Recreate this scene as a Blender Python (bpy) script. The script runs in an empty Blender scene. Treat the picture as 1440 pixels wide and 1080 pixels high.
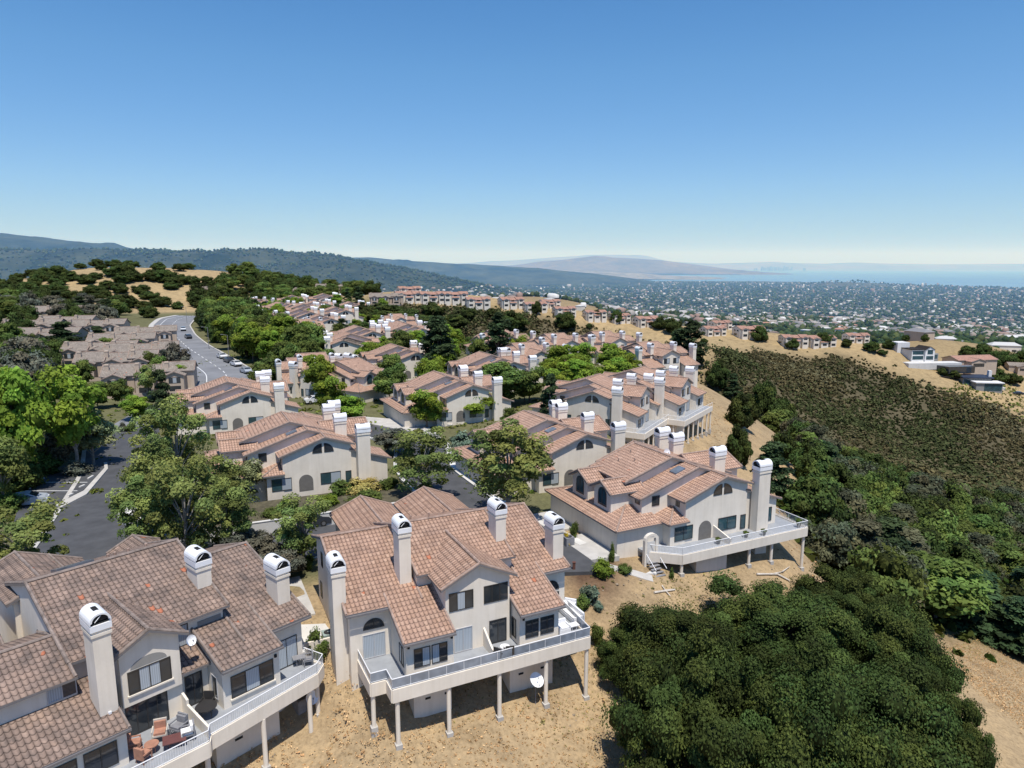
import bpy, math, random
import numpy as np
from mathutils import Vector, Matrix, noise as mnoise
R = math.radians
rng = np.random.default_rng(7)
random.seed(7)
scene = bpy.context.scene
COL = scene.collection

# ------------------------------------------------------------------ camera
CAM_H, FPX, PITCH = 27.0, 980.0, R(9.7)
cam_d = bpy.data.cameras.new('camera')
cam = bpy.data.objects.new('camera', cam_d); COL.objects.link(cam)
cam.location = (0, 0, CAM_H)
cam.rotation_euler = (R(90) - PITCH, 0, 0)
cam_d.sensor_fit = 'HORIZONTAL'; cam_d.sensor_width = 36
cam_d.lens = 36 * FPX / 1440
cam_d.clip_start = 0.5; cam_d.clip_end = 200000
scene.camera = cam
scene.view_settings.view_transform = 'Standard'
scene.view_settings.look = 'None'
scene.view_settings.exposure = 0
scene.cycles.max_bounces = 6
scene.cycles.transparent_max_bounces = 8
scene.cycles.use_denoising = True

# ------------------------------------------------------------------ light
SUN_AZ, SUN_EL = R(288), R(69)      # math azimuth (from +X, counter-clockwise)
sd = Vector((math.cos(SUN_AZ) * math.cos(SUN_EL), math.sin(SUN_AZ) * math.cos(SUN_EL), math.sin(SUN_EL)))
sl = bpy.data.lights.new('sun', 'SUN'); sl.energy = 5.0; sl.angle = R(0.53); sl.color = (1.0, 0.945, 0.86)
sun = bpy.data.objects.new('sun', sl); COL.objects.link(sun)
sun.rotation_euler = sd.to_track_quat('Z', 'Y').to_euler()
w = bpy.data.worlds.new('World'); scene.world = w; w.use_nodes = True
nt = w.node_tree; nt.nodes.clear()
wo = nt.nodes.new('ShaderNodeOutputWorld'); bg = nt.nodes.new('ShaderNodeBackground')
sk = nt.nodes.new('ShaderNodeTexSky'); sk.sky_type = 'NISHITA'; sk.sun_disc = False
sk.sun_elevation = SUN_EL; sk.sun_rotation = (math.pi / 2 - SUN_AZ) % (2 * math.pi)
sk.altitude = 200; sk.air_density = 1.0; sk.dust_density = 0.3; sk.ozone_density = 1.5
bg.inputs[1].default_value = 0.133
hsv = nt.nodes.new('ShaderNodeHueSaturation'); hsv.inputs['Saturation'].default_value = 1.38; hsv.inputs['Hue'].default_value = .502
nt.links.new(sk.outputs[0], hsv.inputs['Color']); tcw = nt.nodes.new('ShaderNodeTexCoord'); spw = nt.nodes.new('ShaderNodeSeparateXYZ'); nt.links.new(tcw.outputs['Generated'], spw.inputs[0])
rw = nt.nodes.new('ShaderNodeValToRGB'); ew = rw.color_ramp.elements; ew[0].position = 0.0; ew[0].color = (.31, .43, .74, 1); ew[1].position = .10; ew[1].color = (.60, .70, .95, 1); e2 = ew.new(.25); e2.color = (.94, .93, .99, 1); e3 = ew.new(.55); e3.color = (1.12, 1.0, 1.02, 1)
nt.links.new(spw.outputs[2], rw.inputs[0]); mw_ = nt.nodes.new('ShaderNodeMix'); mw_.data_type = 'RGBA'; mw_.blend_type = 'MULTIPLY'; mw_.inputs[0].default_value = 1
nt.links.new(hsv.outputs[0], mw_.inputs[6]); nt.links.new(rw.outputs[0], mw_.inputs[7]); nt.links.new(mw_.outputs[2], bg.inputs[0]); nt.links.new(bg.outputs[0], wo.inputs[0])

# ------------------------------------------------------------------ materials
def newmat(name):
    m = bpy.data.materials.new(name); m.use_nodes = True
    n = m.node_tree; b = n.nodes['Principled BSDF']
    return m, n, b
def N(n, t, **kw):
    x = n.nodes.new(t)
    for k, v in kw.items(): setattr(x, k, v)
    return x
def L(n, a, b): n.links.new(a, b)
def math_(n, op, a, b=None, c=None):
    x = n.nodes.new('ShaderNodeMath'); x.operation = op
    for i, q in enumerate((a, b, c)):
        if q is None: continue
        if isinstance(q, (int, float)): x.inputs[i].default_value = q
        else: n.links.new(q, x.inputs[i])
    return x.outputs[0]
def mixc(n, f, a, b, mode='MIX'):
    x = n.nodes.new('ShaderNodeMix'); x.data_type = 'RGBA'; x.blend_type = mode
    for i, q in ((0, f), (6, a), (7, b)):
        if isinstance(q, (int, float)): x.inputs[i].default_value = q
        elif isinstance(q, tuple): x.inputs[i].default_value = (*q[:3], 1)
        else: n.links.new(q, x.inputs[i])
    return x.outputs[2]
def noise(n, scale, detail=3, rough=.6, coord=None, dim='3D'):
    x = n.nodes.new('ShaderNodeTexNoise'); x.inputs['Scale'].default_value = scale
    x.inputs['Detail'].default_value = detail; x.inputs['Roughness'].default_value = rough
    if coord is None:
        tc = n.nodes.new('ShaderNodeNewGeometry'); coord = tc.outputs['Position']
    n.links.new(coord, x.inputs['Vector'])
    return x.outputs[0]
def ramp(n, f, stops):
    x = n.nodes.new('ShaderNodeValToRGB'); e = x.color_ramp.elements
    while len(e) < len(stops): e.new(.5)
    for i, (p, c) in enumerate(stops):
        e[i].position = p; e[i].color = (*c, 1)
    n.links.new(f, x.inputs[0]); return x.outputs[0]
def bump(n, b, h, strength=.3, dist=.05):
    x = n.nodes.new('ShaderNodeBump'); x.inputs['Strength'].default_value = strength
    x.inputs['Distance'].default_value = dist
    n.links.new(h, x.inputs['Height']); n.links.new(x.outputs[0], b.inputs['Normal'])
def simple(name, col, rough=.7, metal=0, var=.12, scale=3., bmp=0, spec=.5):
    m, n, b = newmat(name)
    f = noise(n, scale, 4)
    lo = tuple(c * (1 - var) for c in col); hi = tuple(min(1, c * (1 + var)) for c in col)
    L(n, ramp(n, f, [(.3, lo), (.7, hi)]), b.inputs['Base Color'])
    b.inputs['Roughness'].default_value = rough; b.inputs['Metallic'].default_value = metal
    b.inputs['Specular IOR Level'].default_value = spec
    if bmp: bump(n, b, noise(n, scale * 8, 3), bmp, .02)
    return m
def stucco(name, col):
    m, n, b = newmat(name)
    f = noise(n, .5, 5, .65); g = noise(n, 9, 3)
    c = ramp(n, f, [(.25, tuple(c * .88 for c in col)), (.75, tuple(min(1, c * 1.06) for c in col))])
    # faint vertical run-off streaks
    tc = N(n, 'ShaderNodeNewGeometry'); mp = N(n, 'ShaderNodeMapping'); mp.inputs['Scale'].default_value = (2.2, 2.2, .12)
    L(n, tc.outputs['Position'], mp.inputs[0]); s = noise(n, 1.3, 3, .6, mp.outputs[0])
    st = ramp(n, s, [(.3, (.92, .91, .89)), (.55, (1, 1, 1))])
    L(n, mixc(n, .8, c, st, 'MULTIPLY'), b.inputs['Base Color'])
    b.inputs['Roughness'].default_value = .92; b.inputs['Specular IOR Level'].default_value = .2
    bump(n, b, g, .25, .02)
    return m
def tiles(name, cols, stain=.35, rare=(.42, .13, .06), rare_p=.9985, tw=.3, tl=.42):
    m, n, b = newmat(name)
    uv = N(n, 'ShaderNodeUVMap'); uv.uv_map = 'UVMap'
    sp = N(n, 'ShaderNodeSeparateXYZ'); L(n, uv.outputs[0], sp.inputs[0])
    U = math_(n, 'DIVIDE', sp.outputs[0], tw); V = math_(n, 'DIVIDE', sp.outputs[1], tl)
    # slight waviness of the courses
    fu = math_(n, 'FRACT', U); prof = math_(n, 'SINE', math_(n, 'MULTIPLY', fu, math.pi))
    V = math_(n, 'ADD', V, math_(n, 'MULTIPLY', prof, .3)); fv = math_(n, 'FRACT', V)
    iu = math_(n, 'FLOOR', U); iv = math_(n, 'FLOOR', V)
    cb = N(n, 'ShaderNodeCombineXYZ'); L(n, iu, cb.inputs[0]); L(n, iv, cb.inputs[1])
    wn = N(n, 'ShaderNodeTexWhiteNoise', noise_dimensions='3D')
    oi = N(n, 'ShaderNodeObjectInfo'); L(n, oi.outputs['Random'], cb.inputs[2]); L(n, cb.outputs[0], wn.inputs['Vector'])
    rnd = wn.outputs['Value']
    base = ramp(n, rnd, [(0, cols[0]), (.33, cols[1]), (.66, cols[2]), (1, cols[3])])
    big = noise(n, .9, 5, .7)
    base = mixc(n, ramp(n, big, [(.38 if stain > .5 else .45, (0, 0, 0)), (.66, (stain,) * 3)]), base, (.075, .065, .06))
    big2 = noise(n, .35, 3, .6)
    base = mixc(n, ramp(n, big2, [(.45, (0, 0, 0)), (.7, (.35, .35, .35))]), base, tuple(c * 1.35 for c in cols[2]))
    rr = math_(n, 'GREATER_THAN', math_(n, 'ADD', math_(n, 'MULTIPLY', rnd, .97), math_(n, 'MULTIPLY', noise(n, .6, 2), .06)), rare_p)
    base = mixc(n, math_(n, 'MULTIPLY', rr, .8), base, rare)
    groove = ramp(n, prof, [(0, (.40, .39, .39)), (.35, (.86, .86, .86)), (1, (1.06, 1.06, 1.06))])
    lip = ramp(n, fv, [(0, (.26, .25, .25)), (.12, (.55, .55, .55)), (.24, (1.0, 1.0, 1.0)), (1, (1.1, 1.1, 1.1))])
    c = mixc(n, 1, base, groove, 'MULTIPLY'); c = mixc(n, 1, c, lip, 'MULTIPLY')
    L(n, c, b.inputs['Base Color'])
    b.inputs['Roughness'].default_value = .85; b.inputs['Specular IOR Level'].default_value = .25
    h = math_(n, 'ADD', math_(n, 'MULTIPLY', prof, .7), math_(n, 'MULTIPLY', math_(n, 'SUBTRACT', 1, fv), .5))
    bump(n, b, h, .8, .09)
    return m
def leafmat(name, col, trans=.25, var=.35):
    m, n, b = newmat(name)
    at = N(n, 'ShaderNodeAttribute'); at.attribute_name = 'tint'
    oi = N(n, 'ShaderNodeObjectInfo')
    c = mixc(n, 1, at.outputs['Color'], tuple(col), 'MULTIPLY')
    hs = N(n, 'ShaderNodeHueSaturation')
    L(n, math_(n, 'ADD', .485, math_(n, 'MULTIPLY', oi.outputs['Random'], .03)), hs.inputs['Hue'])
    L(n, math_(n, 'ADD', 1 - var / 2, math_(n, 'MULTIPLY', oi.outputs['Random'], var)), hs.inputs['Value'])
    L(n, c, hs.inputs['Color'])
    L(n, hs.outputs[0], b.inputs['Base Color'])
    b.inputs['Roughness'].default_value = .75; b.inputs['Specular IOR Level'].default_value = .12
    tr = N(n, 'ShaderNodeBsdfTranslucent'); L(n, hs.outputs[0], tr.inputs[0])
    mx = N(n, 'ShaderNodeMixShader'); mx.inputs[0].default_value = trans
    L(n, b.outputs[0], mx.inputs[1]); L(n, tr.outputs[0], mx.inputs[2])
    L(n, mx.outputs[0], n.nodes['Material Output'].inputs[0])
    return m
M = {}
M['stucco'] = stucco('stucco_cream', (.80, .725, .615))
M['stucco_shade'] = stucco('stucco_grey_siding', (.30, .29, .27))
M['stucco_pink'] = stucco('stucco_sand', (.52, .42, .33))
M['stucco_white'] = stucco('stucco_white', (.72, .71, .69))
M['tile'] = tiles('clay_tiles', [(.30, .187, .13), (.395, .25, .175), (.35, .222, .16), (.455, .30, .215)], .25)
M['tile_d'] = tiles('weathered_tiles', [(.225, .165, .132), (.31, .217, .165), (.265, .19, .15), (.355, .255, .20)], .75, rare_p=.993)
M['tile_b'] = tiles('pink_clay_tiles', [(.37, .23, .165), (.44, .28, .20), (.40, .255, .185), (.515, .34, .25)], .15)
M['tile_far'] = tiles('far_clay_tiles', [(.38, .21, .155), (.46, .26, .19), (.42, .235, .175), (.50, .31, .23)], .1)
M['tile_grey'] = tiles('grey_shingles', [(.24, .205, .17), (.31, .265, .22), (.275, .235, .195), (.37, .32, .27)], .3)
M['ridge'] = simple('ridge_tiles', (.33, .235, .185), .85, var=.35, scale=2.5)
M['ridge_d'] = simple('weathered_ridge_tiles', (.24, .19, .16), .85, var=.4, scale=2.5)
M['eave'] = simple('eave_board', (.17, .16, .16), .6, var=.1)
M['cap'] = simple('white_metal', (.82, .83, .84), .35, .0, .04, 2)
M['dark'] = simple('dark_void', (.012, .012, .013), .8)
M['white'] = simple('white_paint', (.78, .78, .78), .5, 0, .05)
M['deck'] = simple('deck_coating', (.29, .305, .325), .6, 0, .12, 1.5)
M['frame'] = simple('bronze_frame', (.035, .033, .032), .4)
M['frame_w'] = simple('light_frame', (.45, .45, .46), .4)
M['conc'] = simple('concrete', (.46, .44, .405), .9, 0, .14, .8, .2)
M['conc_w'] = simple('pale_concrete', (.60, .585, .55), .9, 0, .1, .5, .1)
M['asph'] = simple('asphalt', (.066, .068, .073), .9, 0, .22, .6, .3)
M['asph_l'] = simple('old_asphalt', (.19, .195, .205), .9, 0, .18, .15, .2)
M['paint'] = simple('road_paint', (.72, .72, .70), .7, 0, .12, 2)
M['bark'] = simple('bark', (.12, .095, .075), .9, 0, .3, 3)
M['bark_p'] = simple('pale_bark', (.26, .235, .20), .9, 0, .3, 3)
M['tyre'] = simple('tyre_rubber', (.015, .015, .015), .8)
M['rim'] = simple('alloy', (.45, .45, .46), .3, .9)
M['wood'] = simple('dead_wood', (.55, .50, .43), .9, 0, .2, 2)
M['rust'] = simple('rusty_steel', (.12, .05, .035), .8)
M['cushion'] = simple('white_cushion', (.80, .79, .78), .9)
M['orange'] = simple('terracotta_cushion', (.38, .19, .125), .9, 0, .2)
M['wicker'] = simple('grey_wicker', (.22, .22, .23), .9, 0, .2)
M['acgreen'] = simple('grey_green_metal', (.30, .37, .34), .5)
M['navy'] = simple('navy_cover', (.025, .035, .06), .5)
M['gate'] = simple('pale_gate', (.62, .60, .56), .6)
def glass(name, col, rough=.08, spec=.8):
    m, n, b = newmat(name)
    f = noise(n, .8, 2)
    L(n, ramp(n, f, [(.3, tuple(c * .7 for c in col)), (.7, tuple(c * 1.4 for c in col))]), b.inputs['Base Color'])
    b.inputs['Roughness'].default_value = rough; b.inputs['Specular IOR Level'].default_value = spec
    return m
M['glass'] = glass('dark_glass', (.03, .036, .042))
M['glass_b'] = glass('teal_glass', (.03, .07, .085))
M['sky_l'] = glass('skylight_glass', (.12, .15, .19), .15)
M['railglass'] = glass('rail_glass', (.22, .25, .29), .2)
def blindmat(name, col):
    m, n, b = newmat(name)
    tc = N(n, 'ShaderNodeTexCoord'); sp = N(n, 'ShaderNodeSeparateXYZ'); L(n, tc.outputs['Object'], sp.inputs[0])
    s = math_(n, 'SINE', math_(n, 'MULTIPLY', math_(n, 'ADD', sp.outputs[0], sp.outputs[1]), 55))
    L(n, ramp(n, s, [(0, tuple(c * .72 for c in col)), (1, col)]), b.inputs['Base Color'])
    b.inputs['Roughness'].default_value = .25
    return m
M['blind'] = blindmat('blind_behind_glass', (.47, .52, .56))
M['leaf_street'] = leafmat('leaf_street', (.19, .24, .07), .32, .25)
M['leaf_olive'] = leafmat('leaf_olive', (.22, .235, .11), .3, .2)
M['leaf_bright'] = leafmat('leaf_bright', (.205, .29, .04), .38, .35)
M['leaf_mid'] = leafmat('leaf_mid', (.125, .175, .042), .3, .4)
M['leaf_oak'] = leafmat('leaf_oak', (.060, .084, .021), .2, .45)
M['leaf_fir'] = leafmat('leaf_fir', (.042, .068, .027), .12, .25)
M['leaf_grey'] = leafmat('leaf_grey', (.125, .125, .09), .15, .4)
M['leaf_dusk'] = leafmat('leaf_dusk', (.085, .09, .05), .15, .3)
M['leaf_purple'] = leafmat('leaf_purple', (.09, .03, .035), .2, .4)
M['leaf_yellow'] = leafmat('leaf_yellow', (.45, .36, .12), .25, .2)
M['leaf_gold'] = leafmat('leaf_gold', (.55, .40, .03), .25, .2)
M['leaf_sage'] = leafmat('leaf_sage', (.17, .23, .16), .2, .2)
M['scrub'] = leafmat('leaf_scrub', (.098, .102, .060), .1, .1)
M['farwood'] = leafmat('leaf_far', (.05, .07, .036), .05, .1)

# ------------------------------------------------------------------ objects
def tag(o, label=None, cat=None, group=None, kind=None):
    if label: o['label'] = label
    if cat: o['category'] = cat
    if group: o['group'] = group
    if kind: o['kind'] = kind
    return o
def empty(name, loc=(0, 0, 0), rz=0, label=None, cat=None, group=None):
    o = bpy.data.objects.new(name, None); COL.objects.link(o)
    o.empty_display_size = .5
    o.location = loc; o.rotation_euler = (0, 0, rz)
    return tag(o, label, cat, group)
class MB:
    def __init__(s): s.v = []; s.f = []; s.m = []; s.uv = []; s.mats = []
    def mi(s, m):
        if m not in s.mats: s.mats.append(m)
        return s.mats.index(m)
    def face(s, pts, m, uvs=None):
        i = len(s.v); s.v += [tuple(p) for p in pts]; s.f.append(tuple(range(i, i + len(pts))))
        s.m.append(s.mi(m)); s.uv.append(uvs)
    def box(s, x0, x1, y0, y1, z0, z1, m):
        if x0 > x1: x0, x1 = x1, x0
        if y0 > y1: y0, y1 = y1, y0
        s.prism([(x0, y0), (x1, y0), (x1, y1), (x0, y1)], z0, z1, m)
    def prism(s, poly, z0, z1, m, mtop=None):
        n = len(poly)
        t = z1 if isinstance(z1, (list, tuple)) else [z1] * n
        b = z0 if isinstance(z0, (list, tuple)) else [z0] * n
        if sum(poly[i][0] * poly[(i + 1) % n][1] - poly[(i + 1) % n][0] * poly[i][1] for i in range(n)) < 0:
            poly = poly[::-1]; t = t[::-1]; b = b[::-1]
        for i in range(n):
            j = (i + 1) % n
            s.face([(*poly[i], b[i]), (*poly[j], b[j]), (*poly[j], t[j]), (*poly[i], t[i])], m)
        s.face([(*poly[i], t[i]) for i in range(n)], mtop or m)
        s.face([(*poly[i], b[i]) for i in range(n)][::-1], m)
    def obox(s, p0, p1, wdt, h0, h1, m):
        "bar in plan from p0 to p1 (3-D points, tops follow z) of width wdt; from z+h0 to z+h1"
        d = Vector((p1[0] - p0[0], p1[1] - p0[1], 0)); 
        if d.length < 1e-6: return
        d.normalize(); q = Vector((-d.y, d.x, 0)) * wdt / 2
        a = [(p0[0] - q.x, p0[1] - q.y), (p1[0] - q.x, p1[1] - q.y), (p1[0] + q.x, p1[1] + q.y), (p0[0] + q.x, p0[1] + q.y)]
        zz = [p0[2], p1[2], p1[2], p0[2]]
        s.prism(a, [z + h0 for z in zz], [z + h1 for z in zz], m)
    def tube(s, p0, p1, r0, r1, m, n=8, cap=True):
        p0 = Vector(p0); p1 = Vector(p1); d = (p1 - p0)
        if d.length < 1e-6: return
        q = d.to_track_quat('Z', 'Y')
        A = [p0 + q @ Vector((r0 * math.cos(2 * math.pi * k / n), r0 * math.sin(2 * math.pi * k / n), 0)) for k in range(n)]
        B = [p1 + q @ Vector((r1 * math.cos(2 * math.pi * k / n), r1 * math.sin(2 * math.pi * k / n), 0)) for k in range(n)]
        for k in range(n):
            j = (k + 1) % n; s.face([A[k], A[j], B[j], B[k]], m)
        if cap: s.face(B, m); s.face(A[::-1], m)
    def build(s, name, parent=None, label=None, smooth=False):
        me = bpy.data.meshes.new(name)
        me.from_pydata(s.v, [], s.f); me.update()
        for m in s.mats: me.materials.append(m)
        me.polygons.foreach_set('material_index', s.m)
        if any(u is not None for u in s.uv):
            uvl = me.uv_layers.new(name='UVMap'); k = 0
            for f, u in zip(s.f, s.uv):
                for i in range(len(f)):
                    uvl.data[k].uv = u[i] if u else (0, 0); k += 1
        if smooth: me.polygons.foreach_set('use_smooth', [True] * len(s.f))
        o = bpy.data.objects.new(name, me); COL.objects.link(o)
        if parent: o.parent = parent
        if label: o['label'] = label
        return o
def kids(o): return [c for c in o.children]
def copy_tree(o, parent=None, depth=9):
    c = o.copy(); COL.objects.link(c); c.parent = parent
    if depth > 0:
        for ch in list(o.children): copy_tree(ch, c, depth - 1)
    return c

# ------------------------------------------------------------------ terrain
CP = [  # x, y, z control points
 (-80,20,0),(-60,30,-.5),(-40,25,-3),(-32,31,-4),(-25,25,-7),(-20,30,-6.5),(-60,60,-.1),(-40,60,-.1),(-25,60,-.1),(-12,60,-.1),(-2,66,-.1),(-35,45,-.1),(-50,80,-.1),
 (-30,80,-.1),(-10,80,-.1),(5,85,-.2),(10,72,-.2),(-30,100,-.1),(0,100,-.2),(12,100,-.3),(-60,100,0),(-60,120,0),(-30,130,0),(0,130,0),(25,135,-.3),
 (-9,41.1,-2.9),(-7.6,40.4,-3.7),(-4.4,42,-4),(-1.1,43.5,-4),(2.2,45.2,-4.05),(5.2,46.6,-4.5),(-11.9,44.5,-.5),(-12.8,47,-.15),(-14,50,-.1),(-7.2,42.8,-3.3),(-2,48,-2.4),(3.5,48,-3.5),(-9,48,-1.2),(-4,52,-.9),(2,56,-.9),(-13.1,41.9,-3.7),(-13.6,43.4,-2.4),(-15.2,38.8,-3.9),(-17.6,38.6,-3.3),(-15.1,41.3,-3.3),(-15.5,45,-1.6),(-18,48,-.4),
 (2.6,35.5,-7),(-10,33,-6.8),(12,40,-8.5),(9,51,-3.0),(5,59,-.3),(8,60,-.15),(12.5,61,-1.0),(3,63,-.1),(11.5,57,-1.3),(4,57,-.25),(8.2,58,-.2),(6.5,56.5,-.35),(15.4,60.9,-1.5),(17.7,62.4,-2.1),(21.1,64.1,-2.4),(23.4,65,-2.4),(26,66.3,-2.6),(29,67.6,-3.6),(12.4,61.4,-.8),(9.8,61.7,-.3),(28,75,-1.5),(18,76,-.3),
 (20,56,-4.5),(16,48,-7.5),(26,58,-7),(20,38,-11),(35,45,-13),(33,64,-8),(38,72,-10),(49,65,-15),(58,72,-18),(35,82,-6.5),(34,95,-4),(45,90,-12),(59,92,-20),(80,100,-24),(53,115,-17),(86,140,-28),
 (14,106,-.2),(22,104,-3.2),(26,110,-4.2),(30,116,-4.6),(33,108,-6),(35,126,-4.6),(40,136,-5),(45,146,-5.5),(24,124,-.3),(30,138,-.3),(42,118,-8),(60,159,-12),(57,140,-14),(48,175,-3),(87,199,-30),(110,180,-36),(140,220,-44),(90,240,-36),(100,120,-34),(140,140,-45),
 (60,220,-16),(40,215,-3),(38,250,-12),(70,270,-24),(80,293,-9),(120,300,-22),(145,291,-34),(200,268,-48),(240,320,-46),(190,220,-54),(300,300,-70),(250,200,-66),
 (-60,160,0),(0,160,0),(20,180,0),(-40,200,.5),(0,215,-.5),(-100,200,.5),(-110,150,0),(-110,100,0),(-30,240,-.5),(5,240,-8),
 (30,290,-30),(0,270,-24),(-30,300,-16),(20,335,-20),(60,335,-18),(-10,345,-14),(-45,340,-8),(-60,300,-1),(-60,250,0),
 (-107,360,2),(-130,300,2),(-110,420,5),(-150,308,3),(-93,250,1),(-77,398,11),(-30,395,9),(30,386,1.5),(90,372,-6),(130,365,-8),(172,358,-11),(205,349,-17),(217,321,-27),(235,318,-34),(260,330,-38),
 (120,340,-12),(165,320,-20),
 (-190,200,2),(-200,100,0),(-198,270,5),(-197,411,5),(-242,417,12),(-300,480,23),(-336,458,15),(-400,480,14),(-250,520,24),(-205,514,20),(-280,350,9),(-300,250,6),(-420,300,6),(-450,150,0),
 (-300,600,-5),(-200,620,0),(-60,500,-6),(40,480,-28),(140,450,-34),(220,430,-42),(325,540,-30),(270,480,-32),(380,500,-40),(330,450,-44),(420,400,-70),(0,600,-62),(200,620,-80),(400,640,-85),(-120,560,-2),(-120,640,-35),
]
CPa = np.array(CP, float)
def _phi(r2): return np.where(r2 > 0, .5 * r2 * np.log(np.maximum(r2, 1e-9)), 0)
def _solve():
    P = CPa[:, :2] / 100; n = len(P)
    K = _phi(((P[:, None] - P[None]) ** 2).sum(-1)) + np.eye(n) * 1e-5
    A = np.zeros((n + 3, n + 3)); A[:n, :n] = K; A[:n, n] = 1; A[:n, n + 1:] = P; A[n, :n] = 1; A[n + 1:, :n] = P.T
    return np.linalg.solve(A, np.concatenate([CPa[:, 2], [0, 0, 0]]))
_W = _solve()
def smooth(a, b, x):
    t = np.clip((x - a) / (b - a), 0, 1); return t * t * (3 - 2 * t)
def fbm(x, y, s, o=4):
    r = 0; a = 1; 
    for k in range(o):
        r = r + a * (np.sin(x / s * 1.7 + 1.3 * k + 1.9 * np.sin(y / s * 1.1 + k)) * np.cos(y / s * 1.5 - .7 * k + 1.7 * np.sin(x / s * .9 - k)))
        a *= .5; s *= .47
    return r
SHORE = 7600.
def far_h(x, y):
    r = np.hypot(x, y)
    base = -60 - 128 * smooth(500, 3200, r) 
    hills = fbm(x, y, 520, 4) * 16 * (1 - smooth(2500, 5200, r))
    left = smooth(-300, -2600, x) * 60 * (1 - smooth(3500, 7000, y))
    h = base + hills + left
    # knoll behind the ridge and a low island-like hill by the bay
    h = h + 60 * np.exp(-(((x - 40) / 260) ** 2 + ((y - 1350) / 140) ** 2))
    h = h + 55 * np.exp(-(((x - 3500) / 420) ** 2 + ((y - 7300) / 200) ** 2))
    h = np.maximum(h, -190)
    shore = 9500 - 3100 * smooth(3300, 5200, x) + 150 * np.sin(x / 300.)
    h = np.where(y > shore, h - smooth(0, 500, y - shore) * 14, np.maximum(h, -187.5))
    h = h - 60 * smooth(10500, 12000, y)
    return h
def H(x, y, rough=True):
    x = np.asarray(x, float); y = np.asarray(y, float); sh = x.shape; x = x.ravel(); y = y.ravel()
    out = far_h(x, y)
    m = (np.abs(x) < 700) & (y < 900) & (y > -80)
    if m.any():
        P = CPa[:, :2] / 100; X = np.stack([x[m], y[m]], 1) / 100
        near = np.zeros(m.sum())
        for i0 in range(0, len(X), 20000):
            q = X[i0:i0 + 20000]
            near[i0:i0 + 20000] = _phi(((q[:, None] - P[None]) ** 2).sum(-1)) @ _W[:len(P)] + _W[len(P)] + q @ _W[len(P) + 1:]
        if rough:
            rr = np.hypot(x[m], y[m]); wild = smooth(-6, -16, near) + smooth(380, 460, y[m])
            near = near + np.clip(wild, 0, 1) * fbm(x[m], y[m], 38, 3) * 1.0
        near = np.maximum(near, -95)
        t = np.maximum(smooth(430, 690, np.abs(x[m])), smooth(600, 860, y[m]))
        out[m] = near * (1 - t) + out[m] * t
    return out.reshape(sh)
def h1(x, y): return float(H(np.array([x]), np.array([y]))[0])
def ray(u, v):
    a = (u - 720) / FPX; b = (v - 540) / FPX
    return np.array([a, math.cos(PITCH) - b * math.sin(PITCH), -math.sin(PITCH) - b * math.cos(PITCH)])
def gpx(u, v, tmin=8, tmax=9000):
    "the terrain point seen at photo pixel (u, v): march outwards until the ray passes below the ground"
    d = ray(u, v); t = np.geomspace(tmin, tmax, 900)
    z = CAM_H + d[2] * t; hh = H(d[0] * t, d[1] * t)
    k = np.argmax(z < hh) if (z < hh).any() else len(t) - 1
    lo, hi = t[max(k - 1, 0)], t[k]
    tt = np.linspace(lo, hi, 24); z = CAM_H + d[2] * tt; hh = H(d[0] * tt, d[1] * tt)
    k = np.argmax(z < hh) if (z < hh).any() else 23
    return float(d[0] * tt[k]), float(d[1] * tt[k]), float(hh[k])
def gz(u, v, z=0.):
    d = ray(u, v); t = (z - CAM_H) / d[2]; return float(d[0] * t), float(d[1] * t), z
def height_at(x, y, z, v2):
    "height that reaches photo row v2 above ground point"
    b = (v2 - 540) / FPX; D0 = y * math.cos(PITCH) - (z - CAM_H) * math.sin(PITCH)
    # d = -y sin - (z+h-H) cos ; D = y cos - (z+h-H) sin ; d = b D
    zr = (-y * math.sin(PITCH) - b * y * math.cos(PITCH)) / (math.cos(PITCH) - b * math.sin(PITCH))
    return zr + CAM_H - z
def depth(x, y, z): return y * math.cos(PITCH) - (z - CAM_H) * math.sin(PITCH)

def axis_pts(lo, hi, step, far_lo, far_hi, g=1.09):
    a = list(np.arange(lo, hi + .1, step)); s = step; x = hi
    while x < far_hi: s *= g; x += s; a.append(x)
    s = step; x = lo
    while x > far_lo: s *= g; x -= s; a.insert(0, x)
    return np.array(a)
gx = axis_pts(-60, 110, 2.0, -32000, 32000, 1.055); gy = axis_pts(26, 180, 2.0, -60, 13000, 1.035)
GX, GY = np.meshgrid(gx, gy); GZ = H(GX, GY)
def grid_mesh(name, GX, GY, GZ, mat, cols=None):
    ny, nx = GX.shape; me = bpy.data.meshes.new(name)
    v = np.stack([GX, GY, GZ], -1).reshape(-1, 3)
    i = np.arange((ny - 1) * (nx - 1)); r = i // (nx - 1); c = i % (nx - 1); a = r * nx + c
    f = np.stack([a, a + 1, a + nx + 1, a + nx], 1)
    me.vertices.add(len(v)); me.vertices.foreach_set('co', v.ravel())
    me.loops.add(f.size); me.loops.foreach_set('vertex_index', f.ravel())
    me.polygons.add(len(f)); me.polygons.foreach_set('loop_start', np.arange(0, f.size, 4)); me.polygons.foreach_set('loop_total', np.full(len(f), 4))
    me.polygons.foreach_set('use_smooth', np.ones(len(f), bool))
    me.update(); me.validate()
    if cols is not None:
        ca = me.color_attributes.new('tint', 'FLOAT_COLOR', 'POINT')
        ca.data.foreach_set('color', np.concatenate([cols.reshape(-1, 3), np.ones((len(v), 1))], 1).ravel())
    me.materials.append(mat)
    o = bpy.data.objects.new(name, me); COL.objects.link(o); return o
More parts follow.
